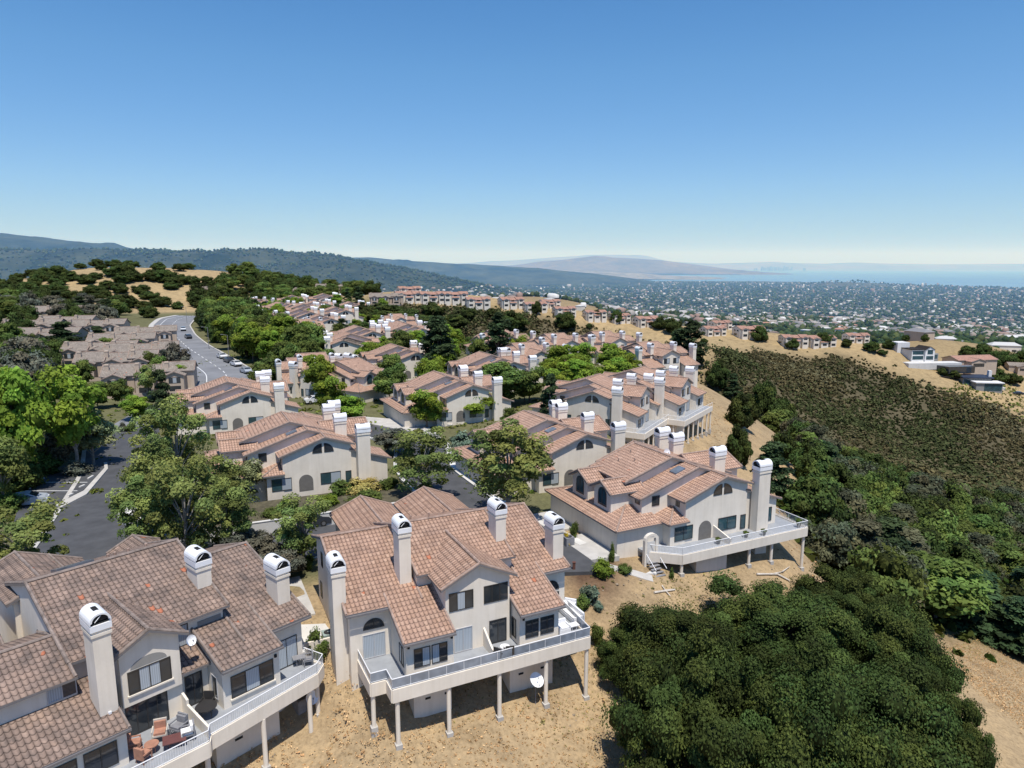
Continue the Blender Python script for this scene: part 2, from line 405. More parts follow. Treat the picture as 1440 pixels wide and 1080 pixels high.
def inpoly(X, Y, poly):
    c = np.zeros(X.shape, bool); n = len(poly)
    for i in range(n):
        x0, y0 = poly[i]; x1, y1 = poly[(i + 1) % n]
        k = ((y0 > Y) != (y1 > Y)) & (X < (x1 - x0) * (Y - y0) / (y1 - y0 + 1e-12) + x0); c ^= k
    return c
def pxX(X, Y, Z):
    D = Y * math.cos(PITCH) - (Z - CAM_H) * math.sin(PITCH); d = -Y * math.sin(PITCH) - (Z - CAM_H) * math.cos(PITCH)
    return 720 + FPX * X / D, 540 + FPX * d / D
# land cover, as world polygons: 0 dry dirt, 1 dry grass, 2 planting/understory, 3 scrub soil, 4 suburb floor
DIRT = np.array((.375, .28, .17)); GRASS = np.array((.37, .28, .16)); GREEN = np.array((.085, .085, .045)); SCR = np.array((.105, .092, .058)); SUB = np.array((.085, .09, .065)); MULCH = np.array((.062, .030, .024))
SCRUB_POLYS = [[(86, 290), (68, 268), (62, 232), (80, 205), (110, 175), (150, 190), (300, 230), (330, 330), (266, 308), (222, 288), (190, 306), (160, 326), (120, 328), (98, 312)],
               [(-60, 318), (-62, 372), (-20, 384), (22, 372), (60, 356), (84, 330), (66, 262), (48, 240), (5, 246), (-20, 262), (-50, 268)]]
FOREST = [(38, 92), (38, 78), (38, 68), (44, 72), (56, 78), (66, 74), (62, 62), (90, 60), (200, 90), (300, 200), (230, 235), (160, 205), (110, 185), (84, 205), (76, 204), (70, 170), (66, 150), (54, 120), (47, 104)]
cols = np.zeros(GX.shape + (3,)); cols[:] = DIRT
cols[(GY > 255)] = GRASS
comm = inpoly(GX, GY, [(-75, 60), (-30, 52), (-5, 60), (14, 80), (12, 98), (20, 112), (32, 136), (38, 160), (36, 225), (5, 240), (-30, 245), (-60, 262), (-70, 380), (-140, 420), (-200, 330), (-300, 300), (-450, 260), (-450, 20), (-60, 20)])
cols[comm] = GREEN * 1.6
for p in SCRUB_POLYS: cols[inpoly(GX, GY, p)] = SCR
cols[inpoly(GX, GY, FOREST)] = GREEN
cols[(np.hypot(GX, GY) > 620)] = SUB
cols[(GX > 250) & (GX < 480) & (GY > 440) & (GY < 600)] = GRASS * .85
cols[(np.abs(GX - 40) < 140) & (np.abs(GY - 1300) < 70)] = GRASS * .8
mul = inpoly(GX, GY, [gz(*q, -.6)[:2] for q in ((785, 790), (842, 784), (884, 806), (864, 834), (800, 852))])
cols[mul] = MULCH
# smooth the class borders a little
for _ in range(1):
    c2 = cols.copy(); c2[1:-1, 1:-1] = (cols[1:-1, 1:-1] * 2 + cols[:-2, 1:-1] + cols[2:, 1:-1] + cols[1:-1, :-2] + cols[1:-1, 2:]) / 6; cols = c2
tm, tn, tb = newmat('ground_cover')
at = N(tn, 'ShaderNodeAttribute'); at.attribute_name = 'tint'
n1 = noise(tn, .35, 6, .7); n2 = noise(tn, 3.2, 5, .75); n3 = noise(tn, .03, 4)
c = mixc(tn, 1, at.outputs['Color'], ramp(tn, n1, [(.25, (.62, .60, .58)), (.5, (1, 1, 1)), (.78, (1.28, 1.24, 1.15))]), 'MULTIPLY')
c = mixc(tn, 1, c, ramp(tn, n2, [(.3, (.66, .65, .63)), (.55, (1.05, 1.04, 1.02)), (.8, (1.25, 1.2, 1.1))]), 'MULTIPLY')
c = mixc(tn, 1, c, ramp(tn, n3, [(.3, (.86, .87, .86)), (.7, (1.12, 1.1, 1.06))]), 'MULTIPLY')
# grey stones / dry tufts
vo = N(tn, 'ShaderNodeTexVoronoi'); vo.inputs['Scale'].default_value = 1.3
ge = N(tn, 'ShaderNodeNewGeometry'); L(tn, ge.outputs['Position'], vo.inputs['Vector'])
sp_ = ramp(tn, vo.outputs['Distance'], [(.06, (.45, .42, .36)), (.13, (1, 1, 1))])
c = mixc(tn, .55, c, sp_, 'MULTIPLY')
L(tn, c, tb.inputs['Base Color']); tb.inputs['Roughness'].default_value = 1; tb.inputs['Specular IOR Level'].default_value = .05
bump(tn, tb, n2, .5, .12)
ground = tag(grid_mesh('ground', GX, GY, GZ, tm, cols), kind='structure')

# ------------------------------------------------------------------ water, far shores, mountains
wm, wn_, wb = newmat('bay_water')
L(wn_, ramp(wn_, noise(wn_, .0006, 4), [(.35, (.08, .15, .23)), (.65, (.14, .23, .32))]), wb.inputs['Base Color'])
wb.inputs['Roughness'].default_value = .3
b_ = MB(); b_.box(-60000, 60000, 6500, 90000, -200, -189, wm); tag(b_.build('water'), kind='structure')
def hillmesh(name, fn, x0, x1, y0, y1, nx, ny, mat):
    X, Y = np.meshgrid(np.linspace(x0, x1, nx), np.linspace(y0, y1, ny)); Z = fn(X, Y)
    return tag(grid_mesh(name, X, Y, Z, mat), kind='structure')
def hillmat(name, a, b_, sc):
    m, n, b = newmat(name)
    f = noise(n, sc, 8, .7); g = noise(n, sc * 9, 5, .7)
    c = mixc(n, .7, ramp(n, f, [(.35, a), (.65, b_)]), ramp(n, g, [(.3, (.5, .5, .5)), (.7, (1.3, 1.3, 1.3))]), 'MULTIPLY')
    L(n, c, b.inputs['Base Color']); b.inputs['Roughness'].default_value = 1; b.inputs['Specular IOR Level'].default_value = 0
    return m
HM1 = hillmat('wooded_mountain', (.008, .02, .012), (.075, .085, .05), .0028)
HM2 = hillmat('dry_mountain', (.10, .085, .055), (.22, .17, .11), .0006)
def skyline(pts, D):
    us = np.array([p[0] for p in pts], float); vs = np.array([p[1] for p in pts], float)
    def top(x, y):
        # crest height at distance D along the direction of x/y
        a = x / np.maximum(y, 1); u = 720 + FPX * a * 1.0 / math.cos(PITCH)
        v = np.interp(u, us, vs); el = (372.5 - v) / FPX
        return CAM_H + el * D
    return top
def ridge(pts, D, W, base, rough, sc):
    t = skyline(pts, D)
    def fn(X, Y):
        d = (Y - D) / W; prof = np.exp(-d * d * 1.1)
        spur = 1 + .16 * fbm(X, Y, sc, 5) * np.clip(np.abs(d) * 2.5, 0, 1)
        return base + (t(X, D + 0 * Y) - base) * prof * spur + rough * fbm(X, Y, sc * .35, 4) * np.clip(np.abs(d) * 2, .15, 1)
    return fn
RIDGE1 = (ridge([(-900, 300), (-300, 312), (0, 328), (60, 336), (125, 344), (160, 352), (230, 355), (330, 372), (420, 392), (600, 400), (900, 410)], 6200, 1500, -200, 22, 900)); hillmesh('mountain_range', RIDGE1, -9500, 1200, 3600, 9000, 260, 120, HM1)
RIDGE2 = (ridge([(-900, 350), (0, 352), (120, 352), (200, 353), (270, 357), (290, 354), (300, 358), (340, 354), (370, 352), (410, 359), (470, 361), (470, 362), (520, 369), (580, 380), (640, 392), (700, 404), (760, 414), (1500, 440)], 4300, 900, -200, 12, 500)); hillmesh('mountain_foothills', RIDGE2, -6500, 1500, 2700, 6500, 260, 100, HM1)
hillmesh('peninsula_hills', ridge([(200, 372), (420, 366), (480, 363), (520, 362), (560, 366), (600, 368), (640, 371), (700, 374), (760, 378), (820, 383), (880, 390), (940, 398)], 9000, 1300, -195, 10, 700), -5500, 2600, 7000, 11500, 160, 60, HM1)
hillmesh('san_bruno_hills', ridge([(500, 385), (640, 378), (720, 373), (790, 366), (830, 362), (880, 363), (930, 366), (985, 373), (1040, 380), (1200, 390)], 17500, 1500, -215, 8, 1500), -4000, 9000, 15500, 21000, 160, 40, HM2)
hillmesh('far_north_hills', ridge([(600, 373), (700, 368), (800, 361), (860, 359), (900, 360), (940, 368), (1000, 371), (1050, 370), (1080, 369), (1120, 370), (1160, 371), (1200, 369), (1260, 371), (1320, 372), (1440, 371), (1700, 366), (2200, 360)], 33000, 2500, -250, 10, 3000), -9000, 52000, 29000, 38000, 320, 30, HM2)
hillmesh('south_shore_flats', ridge([(500, 375), (680, 377), (740, 379), (800, 380), (860, 382), (900, 384), (960, 388), (1100, 392)], 12500, 1800, -198, 2, 900), -3500, 4500, 10400, 15000, 120, 30, hillmat('shore_town', (.10, .10, .085), (.34, .32, .29), .004))

# ------------------------------------------------------------------ haze: a scattering volume over the valley, with a glow added
hz = bpy.data.materials.new('haze_air'); hz.use_nodes = True; hn = hz.node_tree; hn.nodes.clear()
ho = N(hn, 'ShaderNodeOutputMaterial'); hs_ = N(hn, 'ShaderNodeVolumeScatter')
hs_.inputs['Color'].default_value = (.20, .48, 1.0, 1); hs_.inputs['Density'].default_value = 0.75e-4; hs_.inputs['Anisotropy'].default_value = .1
he = N(hn, 'ShaderNodeEmission'); he.inputs['Color'].default_value = (.42, .72, 1.0, 1); he.inputs['Strength'].default_value = 0.75e-4 * .26   # added glow standing in for light scattered more than once
ha = N(hn, 'ShaderNodeAddShader'); L(hn, hs_.outputs[0], ha.inputs[0]); L(hn, he.outputs[0], ha.inputs[1]); L(hn, ha.outputs[0], ho.inputs['Volume'])
hb = MB(); hb.box(-55000, 55000, 650, 60000, -230, 1000, hz); tag(hb.build('haze'), kind='structure')
scene.cycles.volume_bounces = 0

# ------------------------------------------------------------------ house kit (local frame: x = u, y = w)
class House:
    def __init__(s, name, loc, ang, label, tile='tile', wall='stucco', group=None, cat='house'):
        s.root = empty(name, loc, R(ang), label, cat, group)
        s.W = MB(); s.Rf = MB(); s.Rg = MB(); s.tile = M[tile]; s.wall = M[wall]; s.rm = M['ridge_d' if tile == 'tile_d' else 'ridge']
    def slab(s, poly, zf, g, t=.17):
        "roof plane over plan polygon; zf(u, w) height; g downhill direction"
        gl = math.hypot(*g); gxx, gyy = g[0] / gl, g[1] / gl
        n = len(poly)
        if sum(poly[i][0] * poly[(i + 1) % n][1] - poly[(i + 1) % n][0] * poly[i][1] for i in range(n)) < 0: poly = poly[::-1]
        z = [zf(*p) for p in poly]
        sl = abs(zf(gxx, gyy) - zf(0, 0)); k = math.sqrt(1 + sl * sl)
        uv = [((-p[0] * gyy + p[1] * gxx), -(p[0] * gxx + p[1] * gyy) * k) for p in poly]
        s.Rf.face([(*poly[i], z[i]) for i in range(n)], s.tile, uv)
        s.Rf.face([(*poly[i], z[i] - t) for i in range(n)][::-1], M['eave'])
        for i in range(n):
            j = (i + 1) % n
            s.Rf.face([(*poly[i], z[i] - t), (*poly[j], z[j] - t), (*poly[j], z[j] - .03), (*poly[i], z[i] - .03)], M['eave'])
            s.Rf.face([(*poly[i], z[i] - .03), (*poly[j], z[j] - .03), (*poly[j], z[j]), (*poly[i], z[i])], s.rm)
    def cap(s, a, b, r=.11):
        s.Rg.tube((a[0], a[1], a[2]), (b[0], b[1], b[2]), r * .9, r * .9, s.rm, 6)
    def gable(s, u0, u1, w0, w1, ru, rz, sl, sr, zb=-1., axis='w', oe=.45, og=.35, og1=None, rakes=True, wallmat=None):
        """walls from w0 to w1 with the ridge along w at u=ru (axis 'u' swaps the two)"""
        T = (lambda a, b: (a, b)) if axis == 'w' else (lambda a, b: (b, a))
        og1 = og if og1 is None else og1
        zl = rz - sl * (ru - u0); zr = rz - sr * (u1 - ru); m = wallmat or s.wall; d = .19
        P = [T(u0, w0), T(ru, w0), T(u1, w0), T(u1, w1), T(ru, w1), T(u0, w1)]
        s.W.prism(P, zb, [zl - d, rz - d, zr - d, zr - d, rz - d, zl - d], m)
        for side, q, sgn in ((sl, u0 - oe, -1), (sr, u1 + oe, 1)):
            zf = (lambda u, w_, sd=side, sg=sgn: rz - sd * sg * ((u if axis == 'w' else w_) - ru))
            s.slab([T(ru, w0 - og), T(q, w0 - og), T(q, w1 + og1), T(ru, w1 + og1)], zf, T(sgn, 0))
            if rakes:
                for ww in (w0 - og + .08, w1 + og1 - .08):
                    a = T(ru, ww); b = T(q, ww)
                    s.cap((*a, rz + .03), (*b, rz - side * abs(q - ru) + .03), .1)
        a = T(ru, w0 - og); b = T(ru, w1 + og1); s.cap((*a, rz + .04), (*b, rz + .04))
    def shed(s, u0, u1, w0, w1, z1, slope, zb=-1., over=(.5, .3, .3), back=0., rakes=True, wallmat=None):
        "mono-pitch falling towards +u, height z1 at u1+over; from wall u1 back to u0"
        zf = lambda u, w_: z1 + slope * (u1 + over[0] - u)
        s.W.prism([(u0, w0), (u1, w0), (u1, w1), (u0, w1)], zb, [zf(u0, 0) - .19, zf(u1, 0) - .19, zf(u1, 0) - .19, zf(u0, 0) - .19], wallmat or s.wall)
        s.slab([(u0 - back, w0 - over[1]), (u1 + over[0], w0 - over[1]), (u1 + over[0], w1 + over[2]), (u0 - back, w1 + over[2])], zf, (1, 0))
        if rakes:
            for ww in (w0 - over[1] + .08, w1 + over[2] - .08):
                s.cap((u0 - back, ww, zf(u0 - back, 0) + .02), (u1 + over[0], ww, z1 + .02), .09)
    def part(s, name, mb, parent=None, label=None, smooth=False): return mb.build(name, parent or s.root, label, smooth)
    def chimney(s, u0, u1, w0, w1, zb, zt, label=None, cap=True):
        b = MB(); b.box(u0, u1, w0, w1, zb, zt, s.wall)
        b.box(u0 - .06, u1 + .06, w0 - .06, w1 + .06, zt - .32, zt - .16, s.wall)
        ch = s.part('chimney', b, label=label)
        if not cap: return ch
        c = MB(); e = .08; a0, a1, b0, b1 = u0 - e, u1 + e, w0 - e, w1 + e
        c.box(a0, a1, b0, b1, zt, zt + .34, M['cap']); c.box(a0 + .1, a1 - .1, b0 + .1, b1 - .1, zt + .34, zt + .42, M['dark'])
        z0 = zt + .42; r = (b1 - b0) / 2; cw = (b0 + b1) / 2; rise = r * .92; n = 12
        arc = [(cw - r * math.cos(math.pi * k / n), z0 + .06 + rise * math.sin(math.pi * k / n)) for k in range(n + 1)]
        hu0, hu1 = (a0 + a1) / 2 - .3, (a0 + a1) / 2 + .3
        for k in range(n):
            (y0, q0), (y1, q1) = arc[k], arc[k + 1]
            segs = [(a0, a1, 'cap')] if k not in (5, 6) else [(a0, hu0, 'cap'), (hu0, hu1, 'dark'), (hu1, a1, 'cap')]
            for x0, x1, mm in segs:
                dz = .0 if mm == 'cap' else -.06
                c.face([(x0, y0, q0 + dz), (x1, y0, q0 + dz), (x1, y1, q1 + dz), (x0, y1, q1 + dz)][::-1], M[mm])
                c.face([(x0, y0, q0 - .05), (x1, y0, q0 - .05), (x1, y1, q1 - .05), (x0, y1, q1 - .05)], M['dark'])
        for xx, sg in ((a0, -1), (a1, 1)):      # arch-shaped end rim and a dark-painted face for the shade inside it
            inn = [(cw + (y - cw) * .76, z0 + .1 + (q - z0 - .06) * .72) for y, q in arc]
            for k in range(n):
                f = [(xx, arc[k][0], arc[k][1]), (xx, arc[k + 1][0], arc[k + 1][1]), (xx, inn[k + 1][0], inn[k + 1][1]), (xx, inn[k][0], inn[k][1])]
                c.face(f if sg > 0 else f[::-1], M['cap'])
            c.face([(xx - sg * .1, y, q) for y, q in inn], M['dark'])
            c.tube((xx - sg * .05, cw - r * .5, z0 + .08), (xx - sg * .05, cw + r * .1, z0 + rise * .8), .02, .02, M['cap'], 4)
        c.box(a0, a1, b0, b0 + .05, z0 - .02, z0 + .08, M['cap']); c.box(a0, a1, b1 - .05, b1, z0 - .02, z0 + .08, M['cap'])
        s.part('chimney_cap', c, ch)
        return ch
    def win(s, face, c, a0, a1, z0, z1, n=2, style='d', arch=False, name='window', sill=False, half=None, fm='frame', gl='glass'):
        """face: 'u+','u-','w+','w-' at coordinate c, spanning a0..a1 along the wall.
        style: one letter per light, d dark glass, b pale blind"""
        sg = 1 if face[1] == '+' else -1; ax = face[0]
        def p(a, z, d): return (c + sg * d, a, z) if ax == 'u' else (a, c + sg * d, z)
        fl = (ax == 'u') == (sg > 0)          # orientation of faces
        def quad(b, pts, m): b.face(pts if fl else pts[::-1], m)
        fr = MB(); t = .05; F = M[fm]
        def bar(x0, x1, y0, y1, d=.05):
            if ax == 'u': fr.box(c - sg * .03, c + sg * d, x0, x1, y0, y1, F)
            else: fr.box(x0, x1, c - sg * .03, c + sg * d, y0, y1, F)
        ex = []
        if arch or half:
            nn = 14; cx = (a0 + a1) / 2
            if half == 'l': cx = a1; rx = a1 - a0; A = [(cx - rx * math.cos(math.pi / 2 * k / nn), z0 + (z1 - z0) * math.sin(math.pi / 2 * k / nn)) for k in range(nn + 1)] + [(a1, z0)]
            elif half == 'r': cx = a0; rx = a1 - a0; A = [(a0, z0)] + [(cx + rx * math.sin(math.pi / 2 * k / nn), z0 + (z1 - z0) * math.cos(math.pi / 2 * k / nn)) for k in range(nn + 1)]
            elif arch == 'full':
                rx = (a1 - a0) / 2; zz = z1 - rx
                A = [(a0, z0)] + [(cx - rx * math.cos(math.pi * k / nn), zz + rx * math.sin(math.pi * k / nn)) for k in range(nn + 1)] + [(a1, z0)]
            else: rx = (a1 - a0) / 2; A = [(cx - rx * math.cos(math.pi * k / nn), z0 + (z1 - z0) * math.sin(math.pi * k / nn)) for k in range(nn + 1)]
            A = A[::-1]
            mx = sum(q[0] for q in A) / len(A); mz = sum(q[1] for q in A) / len(A)
            I = [(mx + (q[0] - mx) * .88, mz + (q[1] - mz) * .88) for q in A]
            for k in range(len(A)):
                j = (k + 1) % len(A)
                quad(fr, [p(*A[j], .04), p(*A[k], .04), p(*I[k], .04), p(*I[j], .04)], F)
                quad(fr, [p(*A[k], .04), p(*A[j], .04), p(*A[j], -.02), p(*A[k], -.02)], F)
            if arch: bar(cx - .025, cx + .025, z0 + .04, z1 - .06, .045)
            g = MB(); quad(g, [p(*q, .02) for q in I][::-1], M[gl])
            f = s.part(name, fr); s.part('pane', g, f); return f
        bar(a0, a1, z0, z0 + t); bar(a0, a1, z1 - t, z1); bar(a0, a0 + t, z0 + t, z1 - t); bar(a1 - t, a1, z0 + t, z1 - t)
        wdt = (a1 - a0 - t) / n
        for k in range(1, n): bar(a0 + k * wdt, a0 + k * wdt + t, z0 + t, z1 - t, .045)
        if sill:
            if ax == 'u': fr.box(c, c + sg * .12, a0 - .08, a1 + .08, z0 - .1, z0 - .003, s.wall)
            else: fr.box(a0 - .08, a1 + .08, c, c + sg * .12, z0 - .1, z0 - .003, s.wall)
        f = s.part(name, fr)
        for mm, ch, nm in ((M[gl], 'd', 'pane'), (M['blind'], 'b', 'blind')):
            for k in range(n):
                if style[k % len(style)] != ch: continue
                g = MB(); x0 = a0 + t + k * wdt; x1 = x0 + wdt - t
                quad(g, [p(x0, z0 + t, .02), p(x1, z0 + t, .02), p(x1, z1 - t, .02), p(x0, z1 - t, .02)], mm)
                s.part(nm, g, f)
        return f
    def archway(s, face, c, a0, a1, z0, z1):
        sg = 1 if face[1] == '+' else -1; b = MB(); nn = 14; cx = (a0 + a1) / 2; rx = (a1 - a0) / 2; zz = z1 - rx
        A = [(a0, z0)] + [(cx - rx * math.cos(math.pi * k / nn), zz + rx * math.sin(math.pi * k / nn)) for k in range(nn + 1)] + [(a1, z0)]
        pts = [(c + sg * .015, a, z) if face[0] == 'u' else (a, c + sg * .015, z) for a, z in A]
        b.face(pts, M['arch_in'])
        for k in range(1, len(A) - 2):
            pass
        return s.part('archway', b)
    def finish(s):
        s.part('wall', s.W); s.part('roof', s.Rf)
        if s.Rg.f: s.part('ridge_cap', s.Rg, smooth=True)
        return s.root
    def deck(s, poly, front, zt=.35, th=1.1, name='deck', inner=None, rail_from=None, posts=(), rails=True, ground=None, ry=.95):
        """deck slab poly; `front` = open polyline that carries the stucco fascia and railing"""
        b = MB(); b.prism(poly, zt - .25, zt, M['deck'])
        dk = s.part(name, b)
        f = MB()
        for a, c in zip(front[:-1], front[1:]):
            f.obox((*a, 0), (*c, 0), .16, zt - .8, zt + .12, s.wall)
        s.part('fascia', f, dk)
        if rails:
            r = MB(); zz = zt + .12
            for a, c in zip(front[:-1], front[1:]):
                ln = math.hypot(c[0] - a[0], c[1] - a[1])
                r.tube((*a, zz + .72), (*c, zz + .72), .032, .032, M['white'], 6)
                r.tube((*a, zz + .08), (*c, zz + .08), .02, .02, M['white'], 4)
                k = max(1, round(ln / 1.25))
                for i in range(k + 1):
                    q = (a[0] + (c[0] - a[0]) * i / k, a[1] + (c[1] - a[1]) * i / k)
                    r.tube((*q, zz - .02), (*q, zz + .72), .022, .022, M['white'], 4)
                if rails == 'bal':
                    k = round(ln / .13)
                    for i in range(1, k):
                        q = (a[0] + (c[0] - a[0]) * i / k, a[1] + (c[1] - a[1]) * i / k)
                        r.tube((*q, zz + .08), (*q, zz + .72), .011, .011, M['white'], 3, False)
            ra = s.part('railing', r)
            if rails == 'glass':
                g = MB()
                for a, c in zip(front[:-1], front[1:]): g.obox((*a, zz), (*c, zz), .012, .1, .66, M['railglass'])
                s.part('rail_glass', g, ra)
        mw = s.root.matrix_basis
        for px_, py_ in posts:
            q = Matrix.Rotation(s.root.rotation_euler.z, 4, 'Z') @ Vector((px_, py_, 0)) + s.root.location
            gz_ = h1(q.x, q.y) - s.root.location.z if ground is None else ground
            pb = MB(); pb.tube((px_, py_, gz_ - .6), (px_, py_, zt - .8), .15, .15, s.wall, 12)
            pb.box(px_ - .22, px_ + .22, py_ - .22, py_ + .22, gz_ - .7, gz_ + .22, M['conc'])
            s.part('post', pb)
        return dk
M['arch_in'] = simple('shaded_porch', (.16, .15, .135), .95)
BTN = {}

def duplex(name, loc, ang, label, tile='tile_b', deck=True, group=None, lod=0, Lw=15.0, wall='stucco', variant=0, sideposts=True):
    """cream stucco pair of town houses: gable ends at w=0 and w=Lw, garages on the -u side, deck side at +u"""
    h = House(name, loc, ang, label, tile, wall, group)
    mir = [lambda a: a, lambda a: Lw - a]
    zb = -2.6
    for k, m in enumerate(mir):
        a, b = sorted((m(0.), m(4.))); h.gable(-2.6, 5.2, a, b, 2.2, 6.5, .35, .33, zb)
        a, b = sorted((m(2.3), m(6.))); h.gable(-6.1, 5.2, a, b, .6, 7.05, .325, .33, zb if k else 0, og1=.1)
        # low left bump beside the porch, hip roof
        a, b = sorted((m(-.05), m(2.)))
        h.W.prism([(-4.4, a), (-2.6, a), (-2.6, b), (-4.4, b)], zb, 2.62, h.wall)
        P = lambda *q: [(x, m(y)) for x, y in q]
        sg = 1 if k == 0 else -1
        h.slab(P((-4.95, -.55), (-4.95, 2.3), (-2.6, 2.3), (-2.6, 1.8)), lambda u, w_: 2.75 + .33 * (u + 4.95), (-1, 0))
        h.slab(P((-4.95, -.55), (-2.45, -.55), (-2.45, 1.95)), lambda u, w_, m=m: 2.75 + .33 * (m(w_) + .55) if True else 0, (0, -sg))
        h.cap((-4.95, m(-.55), 2.78), (-2.6, m(1.8), 3.55))
        # small tower with the arched window over the garage
        a, b = sorted((m(3.9), m(6.9))); h.gable(a, b, -8.6, -5, m(5.4), 6.0, .5 * 1, .5, 1.5, axis='u', oe=.35)
        h.win('u-', -8.6, m(5.4) - .75, m(5.4) + .75, 3.45, 5.3, arch='full', gl='glass_b')
        # garage front roof hip
        h.slab(P((-10.2, .6), (-10.2, 7.5), (-6.1, 7.5), (-6.1, 4.7)), lambda u, w_: 2.6 + .33 * (u + 10.2), (-1, 0))
        h.slab(P((-10.2, .6), (-4.9, .6), (-4.9, 2.3), (-6.1, 2.3), (-6.1, 4.7)), lambda u, w_, m=m: 2.6 + .33 * (m(w_) - .6), (0, -sg))
        h.cap((-10.2, m(.6), 2.63), (-6.1, m(4.7), 3.98))
        h.chimney(5.8, 7.3, *sorted((m(-.95), m(-.0))), zb - 1, 6.75)
        h.chimney(4.2, 5.6, *sorted((m(3.7), m(4.55))), 3.5, 7.3)
        # windows of the gable end
        fc = 'w-' if k == 0 else 'w+'; c0 = m(-.05)
        if lod < 2:
            h.win(fc, c0, -3.9, -1.7, .75, 2.15, 2, 'd' if deck else 'db', sill=False, gl='glass_b')
            h.win(fc, m(0), 1.55, 3.9, .85, 2.2, 2, 'db' if not deck else 'd', gl='glass_b')
            h.win(fc, m(0), 4.45, 5.15, .6, 2.1, 1, 'd', gl='glass_b')
        h.win(fc, m(0), .75, 1.85, 4.65, 5.75, half='l'); h.win(fc, m(0), 2.1, 3.2, 4.65, 5.75, half='r')
        if lod < 2:
            h.win('u-', -2.6, m(1.2) - .3, m(1.2) + .3, 3.7, 4.75, arch='full')
            h.win(fc, m(2.3), -4.9, -4.0, 3.75, 4.75, 1, 'd')
            h.win('u-', -6.1, m(3.0) - .4, m(3.0) + .35, 3.95, 4.85, 1, 'd')
    # main roof
    h.gable(-6.3, 6.6, 4.6, Lw - 4.6, -1., 7.7, .33, .33, zb, og=.4)
    # garage volume
    h.W.prism([(-9.7, 1.1), (-2, 1.1), (-2, Lw - 1.1), (-9.7, Lw - 1.1)], -1.0, [2.55, 2.55, 2.55, 2.55], h.wall)
    # downhill side: bumps, bedroom gable, recesses
    h.shed(5., 9.6, .25, 4.5, 3.03, .326, zb, over=(.5, .3, .25)); h.shed(5., 9.6, Lw - 4.5, Lw - .25, 3.03, .326, zb, over=(.5, .25, .3))
    h.gable(5.0, Lw - 5.0, 3.2, 8.6, Lw / 2, 6.7, .45, .45, zb, axis='u')
    for m in mir:
        q = sorted((m(1.2), m(3.5))); h.win('u+', 9.6, q[0], q[1], .9, 2.2, 2, 'db' if lod else 'd')
        q = sorted((m(5.3), m(7.0))); h.win('u+', 8.6, q[0], q[1], .4, 2.35, 2, 'b', name='sliding_door'); h.win('u+', 8.6, q[0], q[1], 3.55, 4.8, 2, 'db')
    if lod == 0:
        h.win('w-', .25, 8.3, 9.0, .7, 2.2, 1, 'd', gl='glass_b')
        h.win('w-', 0, 0, 0, 0, 0) if False else None
    # skylight on the stepped roof
    sky = MB(); zf = lambda u: 7.05 - .325 * (.6 - u)
    sky.prism([(-1.6, 2.9), (-.4, 2.9), (-.4, 3.9), (-1.6, 3.9)], [zf(-1.6) - .05, zf(-.4) - .05] * 1 + [zf(-.4) - .05, zf(-1.6) - .05], [zf(-1.6) + .14, zf(-.4) + .14, zf(-.4) + .14, zf(-1.6) + .14], M['sky_l'])
    h.part('skylight', sky)
    if lod < 2:
        for x, y in ((-3.5, 7.2), (-2.6, 9.2), (-4.4, 8.8)):
            z = 7.7 - .33 * (-1 - x); v = MB(); v.tube((x, y, z - .1), (x, y, z + .32), .07, .07, M['ridge'], 6); h.part('vent_pipe', v)
    # porch arch on the gable end
    b = MB(); A = [(-.9, .3)] + [(-.1 - .8 * math.cos(math.pi * k / 12), 1.45 + .8 * math.sin(math.pi * k / 12)) for k in range(13)] + [(.7, .3)]
    b.face([(x, -.012, z) for x, z in A], M['arch_in']); h.part('archway', b)
    if deck == 'side':
        h.deck([(7.4, -.6), (11.3, -.6), (11.3, Lw), (6, Lw), (6, -.6)], [(7.4, -.6), (11.3, -.6), (11.3, Lw)], posts=[(9.3, -.4), (11.1, -.4), (11.1, 2.2), (11.1, 4.8), (11.1, 7.5), (11.1, 10), (11.1, 12.5), (11.1, Lw - .3)], ground=-4.2)
    elif deck:
        front = [(-7.3, -.2), (-4.8, -2.35), (11.3, -2.45), (11.3, Lw), ]
        h.deck([(-7.3, -.2), (-4.8, -2.35), (11.3, -2.45), (11.3, Lw), (6, Lw), (6, 1.2), (-7.3, 1.2)], front,
               posts=[(-4.7, -2.2), (3.8, -2.1), (6.8, -2.1), (11.1, -2.2), (11.1, 2.2), (11.1, 6), (11.1, 10), (11.1, Lw - .3)], rails='bal' if lod == 0 else True)
        p = MB(); p.obox((1.0, -.0, 1.6), (1.15, -2.3, .95), .14, -1.2, 0, h.wall); h.part('privacy_wall', p)
        s_ = MB(); s_.prism([(-2.5, -1.7), (1.3, -1.7), (1.3, 3), (-2.5, 3)], -4.5, -.5, h.wall); h.part('storage_room', s_)
        h.W.prism([(-9.7, 1.1), (-4.4, 1.1), (-4.4, 3), (-9.7, 3)], -2.5, -.9, h.wall)
    return h

